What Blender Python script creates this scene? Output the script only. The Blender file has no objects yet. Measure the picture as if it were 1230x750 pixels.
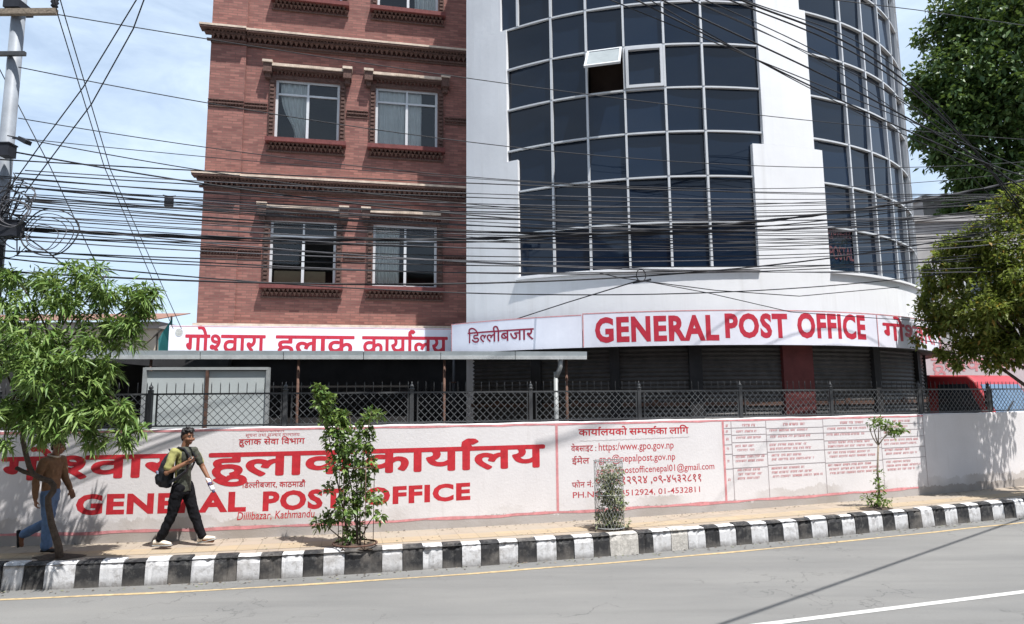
import bpy, bmesh, math, random
import numpy as np
from mathutils import Vector, Matrix
R_ = math.radians
rng = np.random.default_rng(7)
random.seed(7)
S = bpy.context.scene
COL = S.collection

# ------------------------------------------------------------------ camera
FPX, CX, CY, CAMZ = 800.0, 615.0, 375.0, 2.49      # focal length in px of the 1230 px wide photo
_u = np.array([560 - CX, CY + 5823, FPX]); _u /= np.linalg.norm(_u)
_f = np.array([0, 0, 1.0]) - _u * _u[2]; _f /= np.linalg.norm(_f)
_r = np.cross(_u, _f)
if _r[0] < 0: _r = -_r
cd = bpy.data.cameras.new('camera'); cam = bpy.data.objects.new('camera', cd); COL.objects.link(cam)
cd.sensor_width = 36; cd.lens = 36 * FPX / 1230; cd.clip_start = .05; cd.clip_end = 3000
cam.matrix_world = Matrix(((_r[0], _r[1], -_r[2], 0), (_f[0], _f[1], -_f[2], 0), (_u[0], _u[1], -_u[2], CAMZ), (0, 0, 0, 1)))
S.camera = cam

# ------------------------------------------------------------------ sky, sun, exposure
SUN_EL, SUN_AZ = 67.0, 137.0                        # azimuth clockwise from +Y
S.view_settings.view_transform = 'Standard'; S.view_settings.look = 'None'
S.view_settings.gamma = 1; S.view_settings.use_curve_mapping = False
S.view_settings.exposure = 0.72
W = bpy.data.worlds.new('World'); S.world = W; W.use_nodes = True
nt = W.node_tree; bg = nt.nodes['Background']
sky = nt.nodes.new('ShaderNodeTexSky'); sky.sky_type = 'NISHITA'; sky.sun_disc = False
sky.sun_elevation = R_(SUN_EL); sky.sun_rotation = R_(SUN_AZ); sky.air_density = 1.0; sky.dust_density = .6; sky.ozone_density = 1.5
bg.inputs[1].default_value = 0.1
tc = nt.nodes.new('ShaderNodeTexCoord'); mp = nt.nodes.new('ShaderNodeMapping'); mp.inputs['Scale'].default_value = (1.6, 1.6, 4.5)
nz = nt.nodes.new('ShaderNodeTexNoise'); nz.inputs['Scale'].default_value = 3.4; nz.inputs['Detail'].default_value = 11; nz.inputs['Roughness'].default_value = .62
nz.inputs['Distortion'].default_value = .6
cr = nt.nodes.new('ShaderNodeValToRGB'); cr.color_ramp.elements[0].position = .36; cr.color_ramp.elements[1].position = .66
cr.color_ramp.elements[0].color = (.5, .5, .5, 1); cr.color_ramp.elements[1].color = (.86, .86, .86, 1)
mx = nt.nodes.new('ShaderNodeMixRGB'); mx.inputs[2].default_value = (5.3, 6.35, 7.6, 1)
nt.links.new(tc.outputs['Generated'], mp.inputs[0]); nt.links.new(mp.outputs[0], nz.inputs['Vector'])
nt.links.new(nz.outputs[0], cr.inputs[0]); nt.links.new(cr.outputs[0], mx.inputs[0])
nt.links.new(sky.outputs[0], mx.inputs[1]); nt.links.new(mx.outputs[0], bg.inputs[0])
sd = bpy.data.lights.new('sun', 'SUN'); sd.energy = 5.0; sd.angle = R_(.5); sd.color = (1, .975, .935)
so = bpy.data.objects.new('sun', sd); COL.objects.link(so)
sv = Vector((math.sin(R_(SUN_AZ)) * math.cos(R_(SUN_EL)), math.cos(R_(SUN_AZ)) * math.cos(R_(SUN_EL)), math.sin(R_(SUN_EL))))
so.rotation_euler = sv.to_track_quat('Z', 'Y').to_euler(); so.location = sv * 60

# ------------------------------------------------------------------ measuring helpers (photo px -> real places)
def ray(x, y):
    d = np.array([x - CX, CY - y, FPX]); return np.array([d @ _r, d @ _f, d @ _u])
def onz(x, y, z):
    r = ray(x, y); return r * ((z - CAMZ) / r[2]) + np.array([0, 0, CAMZ])
def at(x, y, Y):
    r = ray(x, y); return r * (Y / r[1]) + np.array([0, 0, CAMZ])
WC = [-0.000145231, 0.009648775, 0.261778869, 11.877835748]
KC = [-0.000276032, 0.009833470, 0.261695089, 10.503824016]
def wy(x): return float(np.polyval(WC, min(max(x, -11), 20))) + (0.46 * (x - 20) if x > 20 else 0) + (.0 * (x + 11) if x < -11 else 0)
def ky(x):
    return float(np.polyval(KC, min(max(x, -9), 13))) + (.37 * (x - 13) if x > 13 else 0) + (.02 * (x + 9) if x < -9 else 0)
def wn(x):                                       # wall normal (towards the road)
    d = (wy(x + .05) - wy(x - .05)) / .1; n = np.array([d, -1.0]); return n / np.hypot(*n)
def onwall(px, py, off=0):
    r = ray(px, py); lo, hi = 5.0, 40.0
    for _ in range(60):
        m = (lo + hi) / 2
        X = r[0] / r[1] * m
        if m < wy(X): lo = m
        else: hi = m
    return X, CAMZ + r[2] / r[1] * m
ZS = .34                                         # pavement level above the road

# ------------------------------------------------------------------ mesh helpers
class MB:
    def __init__(s): s.v = []; s.f = []; s.m = []; s.sm = []
    def add(s, v, f, m=0, smooth=False):
        o = len(s.v); s.v += [tuple(map(float, p)) for p in v]
        for q in f: s.f.append(tuple(int(i) + o for i in q)); s.m.append(m); s.sm.append(smooth)
    def box(s, x0, x1, y0, y1, z0, z1, m=0):
        v = [(x0, y0, z0), (x1, y0, z0), (x1, y1, z0), (x0, y1, z0), (x0, y0, z1), (x1, y0, z1), (x1, y1, z1), (x0, y1, z1)]
        s.add(v, [(3, 2, 1, 0), (4, 5, 6, 7), (0, 1, 5, 4), (1, 2, 6, 5), (2, 3, 7, 6), (3, 0, 4, 7)], m)
    def obox(s, c, ax, ay, az, hx, hy, hz, m=0):   # oriented box, axes given
        c, ax, ay, az = map(np.array, (c, ax, ay, az)); v = []
        for sz in (-1, 1):
            for sx, sy in ((-1, -1), (1, -1), (1, 1), (-1, 1)): v.append(c + ax * hx * sx + ay * hy * sy + az * hz * sz)
        s.add(v, [(3, 2, 1, 0), (4, 5, 6, 7), (0, 1, 5, 4), (1, 2, 6, 5), (2, 3, 7, 6), (3, 0, 4, 7)], m)
    def bar(s, a, b, w, h=None, m=0, up=(0, 0, 1)):
        a, b = np.array(a, float), np.array(b, float); d = b - a; L = np.linalg.norm(d)
        if L < 1e-6: return
        d /= L; up = np.array(up, float)
        if abs(d @ up) > .98: up = np.array([0, 1.0, 0])
        x = np.cross(d, up); x /= np.linalg.norm(x); y = np.cross(x, d); h = h or w
        s.obox((a + b) / 2, d, x, y, L / 2, w / 2, h / 2, m)
    def tube(s, pts, rad, n=8, m=0, caps=True, ell=None, smooth=True):
        pts = [np.array(p, float) for p in pts]; k = len(pts)
        rad = [rad] * k if np.isscalar(rad) else list(rad)
        V = []; F = []; ref = None
        for i in range(k):
            d = pts[min(i + 1, k - 1)] - pts[max(i - 1, 0)]; d /= (np.linalg.norm(d) + 1e-9)
            if ref is None:
                ref = np.array([0, 0, 1.0]) if abs(d[2]) < .9 else np.array([1.0, 0, 0])
            x = np.cross(d, ref); x /= (np.linalg.norm(x) + 1e-9); y = np.cross(x, d); ref = y
            for j in range(n):
                a = 2 * math.pi * j / n; V.append(pts[i] + rad[i] * (math.cos(a) * x + math.sin(a) * y))
        for i in range(k - 1):
            for j in range(n):
                a = i * n + j; b = i * n + (j + 1) % n; F.append((a, b, b + n, a + n))
        if caps: F.append(tuple(range(n - 1, -1, -1))); F.append(tuple(range((k - 1) * n, k * n)))
        s.add(V, F, m, smooth)
    def rings(s, rings, m=0, smooth=True, cap=True):   # rings: list of (center, xaxis*rx, yaxis*ry)
        n = 16; V = []; F = []
        for c, ax, ay in rings:
            for j in range(n):
                a = 2 * math.pi * j / n; V.append(np.array(c) + math.cos(a) * np.array(ax) + math.sin(a) * np.array(ay))
        k = len(rings)
        for i in range(k - 1):
            for j in range(n):
                a = i * n + j; b = i * n + (j + 1) % n; F.append((a, b, b + n, a + n))
        if cap: F.append(tuple(range(n - 1, -1, -1))); F.append(tuple(range((k - 1) * n, k * n)))
        s.add(V, F, m, smooth)
    def ball(s, c, r, m=0, seg=12):
        r = (r, r, r) if np.isscalar(r) else r
        rr = []
        for i in range(1, seg):
            t = math.pi * i / seg; rr.append(((c[0], c[1], c[2] - r[2] * math.cos(t)), (r[0] * math.sin(t), 0, 0), (0, r[1] * math.sin(t), 0)))
        s.rings(rr, m)
    def mesh(s, name, mats):
        me = bpy.data.meshes.new(name); me.from_pydata(s.v, [], s.f)
        for m in (mats if isinstance(mats, (list, tuple)) else [mats]): me.materials.append(m)
        if s.f:
            me.polygons.foreach_set('material_index', s.m); me.polygons.foreach_set('use_smooth', s.sm)
        me.update(); return me
    def build(s, name, mats, parent=None, world=True):
        if world and parent is not None:
            o = ORIG[parent.name]; s.v = [(p[0] - o[0], p[1] - o[1], p[2] - o[2]) for p in s.v]
        ob = bpy.data.objects.new(name, s.mesh(name, mats)); COL.objects.link(ob)
        if parent is not None: ob.parent = parent; ORIG[ob.name] = ORIG[parent.name]
        else: ORIG[ob.name] = (0, 0, 0)
        return ob
ORIG = {}
def tag(o, label=None, cat=None, group=None, kind=None):
    if label: o['label'] = label
    if cat: o['category'] = cat
    if group: o['group'] = group
    if kind: o['kind'] = kind
    return o
def empty(name, loc, label, cat, group=None, rz=0):
    o = bpy.data.objects.new(name, None); COL.objects.link(o); o.location = loc; o.rotation_euler = (0, 0, rz); o.empty_display_size = .2
    ORIG[o.name] = tuple(float(a) for a in loc); return tag(o, label, cat, group)
def struct(mb, name, mats): o = mb.build(name, mats); o['kind'] = 'structure'; return o
def recenter(o, c):                              # a single-mesh thing gets its origin at its base
    o.data.transform(Matrix.Translation(-Vector(c))); o.location = c; ORIG[o.name] = tuple(c); return o

# ------------------------------------------------------------------ materials
def mat(name, col, rough=.7, var=.15, scale=6, bump=0, bscale=40, spec=.3, metal=0, col2=None, detail=6, coords='Object'):
    m = bpy.data.materials.new(name); m.use_nodes = True; t = m.node_tree; p = t.nodes['Principled BSDF']
    p.inputs['Roughness'].default_value = rough; p.inputs['Metallic'].default_value = metal
    p.inputs['Specular IOR Level'].default_value = spec
    tcn = t.nodes.new('ShaderNodeTexCoord'); n = t.nodes.new('ShaderNodeTexNoise')
    n.inputs['Scale'].default_value = scale; n.inputs['Detail'].default_value = detail; n.inputs['Roughness'].default_value = .65
    t.links.new(tcn.outputs[coords], n.inputs['Vector'])
    r = t.nodes.new('ShaderNodeValToRGB'); r.color_ramp.elements[0].position = .3; r.color_ramp.elements[1].position = .7
    c2 = col2 or tuple(min(1, c * (1 + var)) for c in col); c1 = tuple(c * (1 - var) for c in col)
    r.color_ramp.elements[0].color = (*c1, 1); r.color_ramp.elements[1].color = (*c2, 1)
    t.links.new(n.outputs[0], r.inputs[0]); t.links.new(r.outputs[0], p.inputs['Base Color'])
    if bump:
        b = t.nodes.new('ShaderNodeBump'); b.inputs['Strength'].default_value = bump; b.inputs['Distance'].default_value = .01
        n2 = t.nodes.new('ShaderNodeTexNoise'); n2.inputs['Scale'].default_value = bscale; n2.inputs['Detail'].default_value = 5
        t.links.new(tcn.outputs[coords], n2.inputs['Vector']); t.links.new(n2.outputs[0], b.inputs['Height']); t.links.new(b.outputs[0], p.inputs['Normal'])
    return m
def N(t, kind, **kw):
    n = t.nodes.new(kind)
    for k, v in kw.items(): setattr(n, k, v)
    return n
def ramp(t, src, p0, p1, c0=(0, 0, 0, 1), c1=(1, 1, 1, 1)):
    r = t.nodes.new('ShaderNodeValToRGB'); r.color_ramp.elements[0].position = p0; r.color_ramp.elements[1].position = p1
    r.color_ramp.elements[0].color = c0; r.color_ramp.elements[1].color = c1
    t.links.new(src, r.inputs[0]); return r.outputs[0]
def mixc(t, fac, a, b, mode='MIX'):
    m = t.nodes.new('ShaderNodeMixRGB'); m.blend_type = mode
    for i, v in ((0, fac), (1, a), (2, b)):
        if isinstance(v, bpy.types.NodeSocket): t.links.new(v, m.inputs[i])
        else: m.inputs[i].default_value = v if i == 0 else (*v, 1)
    return m.outputs[0]
def noise(t, vec, scale, detail=6, rough=.6, dist=0):
    n = t.nodes.new('ShaderNodeTexNoise'); n.inputs['Scale'].default_value = scale; n.inputs['Detail'].default_value = detail
    n.inputs['Roughness'].default_value = rough; n.inputs['Distortion'].default_value = dist; t.links.new(vec, n.inputs['Vector']); return n.outputs[0]
def math_(t, op, a, b=0.0):
    n = t.nodes.new('ShaderNodeMath'); n.operation = op
    for i, v in ((0, a), (1, b)):
        if isinstance(v, bpy.types.NodeSocket): t.links.new(v, n.inputs[i])
        else: n.inputs[i].default_value = v
    return n.outputs[0]
def base(name, rough=.8, spec=.25):
    m = bpy.data.materials.new(name); m.use_nodes = True; t = m.node_tree; p = t.nodes['Principled BSDF']
    p.inputs['Roughness'].default_value = rough; p.inputs['Specular IOR Level'].default_value = spec
    tcn = t.nodes.new('ShaderNodeTexCoord'); sep = t.nodes.new('ShaderNodeSeparateXYZ'); t.links.new(tcn.outputs['Object'], sep.inputs[0])
    return m, t, p, tcn.outputs['Object'], sep.outputs
def mapped(t, vec, sc):
    mpn = t.nodes.new('ShaderNodeMapping'); mpn.inputs['Scale'].default_value = sc; t.links.new(vec, mpn.inputs[0]); return mpn.outputs[0]
def bumpn(t, p, h, strength=.4, dist=.01):
    b = t.nodes.new('ShaderNodeBump'); b.inputs['Strength'].default_value = strength; b.inputs['Distance'].default_value = dist
    t.links.new(h, b.inputs['Height']); t.links.new(b.outputs[0], p.inputs['Normal'])

def make_asphalt():
    m, t, p, v, s = base('asphalt', .85, .3)
    a = ramp(t, noise(t, v, 260, 3), .3, .7, (.135, .134, .131, 1), (.205, .203, .198, 1))
    big = ramp(t, noise(t, mapped(t, v, (.25, 1.1, 1)), 1.1, 5), .35, .7, (.86, .86, .86, 1), (1.1, 1.09, 1.07, 1))
    c = mixc(t, 1, a, big, 'MULTIPLY')
    spots = ramp(t, noise(t, v, 5, 8, .7), .62, .70)
    c = mixc(t, math_(t, 'MULTIPLY', spots, .3), c, (.07, .068, .066))
    vo = t.nodes.new('ShaderNodeTexVoronoi'); vo.feature = 'DISTANCE_TO_EDGE'; vo.inputs['Scale'].default_value = .8
    dv_ = t.nodes.new('ShaderNodeVectorMath'); dv_.operation = 'ADD'; wob_ = t.nodes.new('ShaderNodeTexNoise'); wob_.inputs['Scale'].default_value = 3; wob_.inputs['Detail'].default_value = 8
    t.links.new(v, wob_.inputs['Vector']); t.links.new(v, dv_.inputs[0]); t.links.new(wob_.outputs['Color'], dv_.inputs[1]); t.links.new(dv_.outputs[0], vo.inputs['Vector'])
    crack = ramp(t, vo.outputs['Distance'], .004, .012, (1, 1, 1, 1), (0, 0, 0, 1))
    c = mixc(t, math_(t, 'MULTIPLY', math_(t, 'MULTIPLY', crack, .55), ramp(t, noise(t, v, .35, 4), .50, .58)), c, (.045, .044, .043))
    rotm = t.nodes.new('ShaderNodeMapping'); rotm.inputs['Rotation'].default_value = (0, 0, R_(-20)); rotm.inputs['Scale'].default_value = (.12, 1.6, 1); t.links.new(v, rotm.inputs[0])
    c = mixc(t, math_(t, 'MULTIPLY', ramp(t, noise(t, rotm.outputs[0], 1.3, 6, .6), .48, .7), .35), c, (.10, .099, .097))
    grit = ramp(t, noise(t, v, 55, 3, .8), .62, .70); c = mixc(t, math_(t, 'MULTIPLY', grit, .5), c, (.30, .29, .275)); dk = ramp(t, noise(t, v, 34, 4, .8), .60, .70); c = mixc(t, math_(t, 'MULTIPLY', dk, .45), c, (.06, .059, .058))
    t.links.new(c, p.inputs['Base Color']); bumpn(t, p, noise(t, v, 180, 3), .5, .006); return m
def make_paving():
    m, t, p, v, s = base('pavement_tiles', .85)
    br = t.nodes.new('ShaderNodeTexBrick'); br.inputs['Scale'].default_value = 1; br.inputs['Brick Width'].default_value = .3; br.inputs['Row Height'].default_value = .3
    br.inputs['Mortar Size'].default_value = .006; br.inputs['Mortar'].default_value = (.19, .16, .12, 1); br.offset = 0
    br.inputs['Color1'].default_value = (.31, .255, .205, 1); br.inputs['Color2'].default_value = (.26, .218, .178, 1)
    mpn = t.nodes.new('ShaderNodeMapping'); mpn.inputs['Rotation'].default_value = (0, 0, R_(-14)); t.links.new(v, mpn.inputs[0]); t.links.new(mpn.outputs[0], br.inputs['Vector'])
    c = mixc(t, ramp(t, noise(t, v, .9, 5), .4, .65), br.outputs[0], (.29, .25, .205))
    c = mixc(t, math_(t, 'MULTIPLY', ramp(t, noise(t, v, 7, 8, .7), .55, .75), .45), c, (.2, .17, .14))
    t.links.new(c, p.inputs['Base Color']); bumpn(t, p, br.outputs['Fac'], -.3, .006); return m
def make_tactile():
    m, t, p, v, s = base('ochre_tiles', .85)
    br = t.nodes.new('ShaderNodeTexBrick'); br.inputs['Scale'].default_value = 1; br.inputs['Brick Width'].default_value = .3; br.inputs['Row Height'].default_value = .3
    br.inputs['Mortar Size'].default_value = .005; br.inputs['Mortar'].default_value = (.2, .16, .1, 1); br.offset = 0
    br.inputs['Color1'].default_value = (.35, .268, .175, 1); br.inputs['Color2'].default_value = (.305, .24, .168, 1)
    mpn = t.nodes.new('ShaderNodeMapping'); mpn.inputs['Rotation'].default_value = (0, 0, R_(-14)); t.links.new(v, mpn.inputs[0]); t.links.new(mpn.outputs[0], br.inputs['Vector'])
    c = mixc(t, math_(t, 'MULTIPLY', ramp(t, noise(t, v, 2.5, 8, .7), .4, .7), .7), br.outputs[0], (.29, .245, .195))
    t.links.new(c, p.inputs['Base Color']); return m
def make_kerbpaint(name, col, under):
    m, t, p, v, s = base(name, .7)
    c = mixc(t, ramp(t, noise(t, v, 9, 8, .75), .50, .66), col, under)
    c = mixc(t, math_(t, 'MULTIPLY', ramp(t, noise(t, v, 2.2, 6, .6), .5, .75), .5), c, (.3, .27, .24))
    low = ramp(t, math_(t, 'ADD', s[2], math_(t, 'MULTIPLY', noise(t, v, 14, 5), .12)), .06, .17, (1, 1, 1, 1), (0, 0, 0, 1))
    c = mixc(t, math_(t, 'MULTIPLY', low, .75), c, (.12, .11, .10))
    t.links.new(c, p.inputs['Base Color']); bumpn(t, p, noise(t, v, 30, 6), .5, .01); return m
def make_wallpaint():
    m, t, p, v, s = base('painted_plaster', .85)
    c = mixc(t, ramp(t, noise(t, v, 1.3, 6), .35, .7), (.655, .63, .635), (.60, .575, .58))
    c = mixc(t, math_(t, 'MULTIPLY', ramp(t, noise(t, v, 60, 4, .7), .5, .8), .2), c, (.45, .4, .38))
    streak = ramp(t, noise(t, mapped(t, v, (5, 5, .35)), 1.6, 6, .65), .58, .75)
    c = mixc(t, math_(t, 'MULTIPLY', streak, .28), c, (.42, .38, .36))
    h = math_(t, 'ADD', s[2], math_(t, 'MULTIPLY', noise(t, mapped(t, v, (1, 1, .5)), 2.3, 8, .75), -.62))
    low = ramp(t, h, -.22, .02, (1, 1, 1, 1), (0, 0, 0, 1))
    c = mixc(t, math_(t, 'MULTIPLY', math_(t, 'MULTIPLY', low, .75), ramp(t, noise(t, v, .55, 3), .42, .6)), c, (.40, .36, .33))
    low2 = ramp(t, math_(t, 'ADD', s[2], math_(t, 'MULTIPLY', noise(t, v, 6, 8, .75), -.3)), -.15, .0, (1, 1, 1, 1), (0, 0, 0, 1))
    c = mixc(t, math_(t, 'MULTIPLY', low2, .55), c, (.2, .17, .14))
    t.links.new(c, p.inputs['Base Color']); bumpn(t, p, noise(t, v, 22, 7, .7), .35, .012); return m
def make_brick():
    m, t, p, v, s = base('red_brick', .85)
    cb = t.nodes.new('ShaderNodeCombineXYZ'); t.links.new(math_(t, 'ADD', s[0], s[1]), cb.inputs[0]); t.links.new(s[2], cb.inputs[1])
    br = t.nodes.new('ShaderNodeTexBrick'); br.inputs['Scale'].default_value = 1; br.inputs['Brick Width'].default_value = .24; br.inputs['Row Height'].default_value = .07
    br.inputs['Mortar Size'].default_value = .009; br.inputs['Mortar'].default_value = (.16, .09, .075, 1); br.inputs['Bias'].default_value = 0
    br.inputs['Color1'].default_value = (.315, .135, .112, 1); br.inputs['Color2'].default_value = (.165, .066, .06, 1)
    t.links.new(cb.outputs[0], br.inputs['Vector'])
    c = mixc(t, math_(t, 'MULTIPLY', ramp(t, noise(t, mapped(t, v, (1.2, 1.2, 7)), 2.2, 8, .7), .42, .75), .5), br.outputs[0], (.30, .165, .135))
    c = mixc(t, math_(t, 'MULTIPLY', ramp(t, noise(t, mapped(t, v, (1.5, 1.5, 16)), 1.6, 8, .7), .5, .7), .5), c, (.10, .045, .042))
    c = mixc(t, math_(t, 'MULTIPLY', ramp(t, noise(t, mapped(t, v, (2.2, 2.2, .3)), 1.5, 7, .7), .55, .75), .4), c, (.075, .05, .048)); t.links.new(c, p.inputs['Base Color']); bumpn(t, p, br.outputs['Fac'], -.5, .008); return m
def make_white():
    m, t, p, v, s = base('white_render', .75)
    c = mixc(t, ramp(t, noise(t, v, .8, 5), .35, .7), (.72, .72, .735), (.66, .66, .675))
    streak = ramp(t, noise(t, mapped(t, v, (2.2, 2.2, .14)), 1.5, 8, .66), .52, .78)
    c = mixc(t, math_(t, 'MULTIPLY', streak, .27), c, (.36, .34, .31))
    c = mixc(t, math_(t, 'MULTIPLY', ramp(t, noise(t, v, 14, 8, .75), .63, .75), .3), c, (.4, .37, .33))
    t.links.new(c, p.inputs['Base Color']); bumpn(t, p, noise(t, v, 9, 6), .12, .02); return m
def make_tinted():
    m, t, p, v, s = base('tinted_glass', .03, .42)
    ob = t.nodes.new('ShaderNodeObjectInfo')
    c = mixc(t, ob.outputs['Random'], (.003, .007, .016), (.008, .017, .036))
    t.links.new(c, p.inputs['Base Color']); p.inputs['IOR'].default_value = 1.5
    bumpn(t, p, noise(t, v, .9, 2), .05, .02); return m
def make_glass():
    m = bpy.data.materials.new('window_glass'); m.use_nodes = True; t = m.node_tree; t.nodes.clear()
    o = t.nodes.new('ShaderNodeOutputMaterial'); mixs = t.nodes.new('ShaderNodeMixShader'); tr = t.nodes.new('ShaderNodeBsdfTransparent'); g = t.nodes.new('ShaderNodeBsdfGlossy')
    fr = t.nodes.new('ShaderNodeFresnel'); fr.inputs[0].default_value = 1.5; tr.inputs[0].default_value = (.8, .84, .86, 1); g.inputs['Roughness'].default_value = .03
    ma = math_(t, 'ADD', fr.outputs[0], .015)
    t.links.new(ma, mixs.inputs[0]); t.links.new(tr.outputs[0], mixs.inputs[1]); t.links.new(g.outputs[0], mixs.inputs[2]); t.links.new(mixs.outputs[0], o.inputs[0]); return m
def leafmat(name, c1, c2, trans=.35, rough=.5, c3=None):
    m = bpy.data.materials.new(name); m.use_nodes = True; t = m.node_tree; p = t.nodes['Principled BSDF']; o = t.nodes['Material Output']
    g = t.nodes.new('ShaderNodeNewGeometry'); r = ramp(t, g.outputs['Random Per Island'], 0, 1, (*c1, 1), (*c2, 1))
    if c3: r = mixc(t, ramp(t, g.outputs['Random Per Island'], .93, .96), r, c3)
    t.links.new(r, p.inputs['Base Color']); p.inputs['Roughness'].default_value = rough; p.inputs['Specular IOR Level'].default_value = .35
    tl = t.nodes.new('ShaderNodeBsdfTranslucent'); b = mixc(t, .5, r, (.14, .19, .02)); t.links.new(b, tl.inputs[0])
    ms = t.nodes.new('ShaderNodeMixShader'); ms.inputs[0].default_value = trans
    t.links.new(p.outputs[0], ms.inputs[1]); t.links.new(tl.outputs[0], ms.inputs[2]); t.links.new(ms.outputs[0], o.inputs[0]); return m

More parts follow.
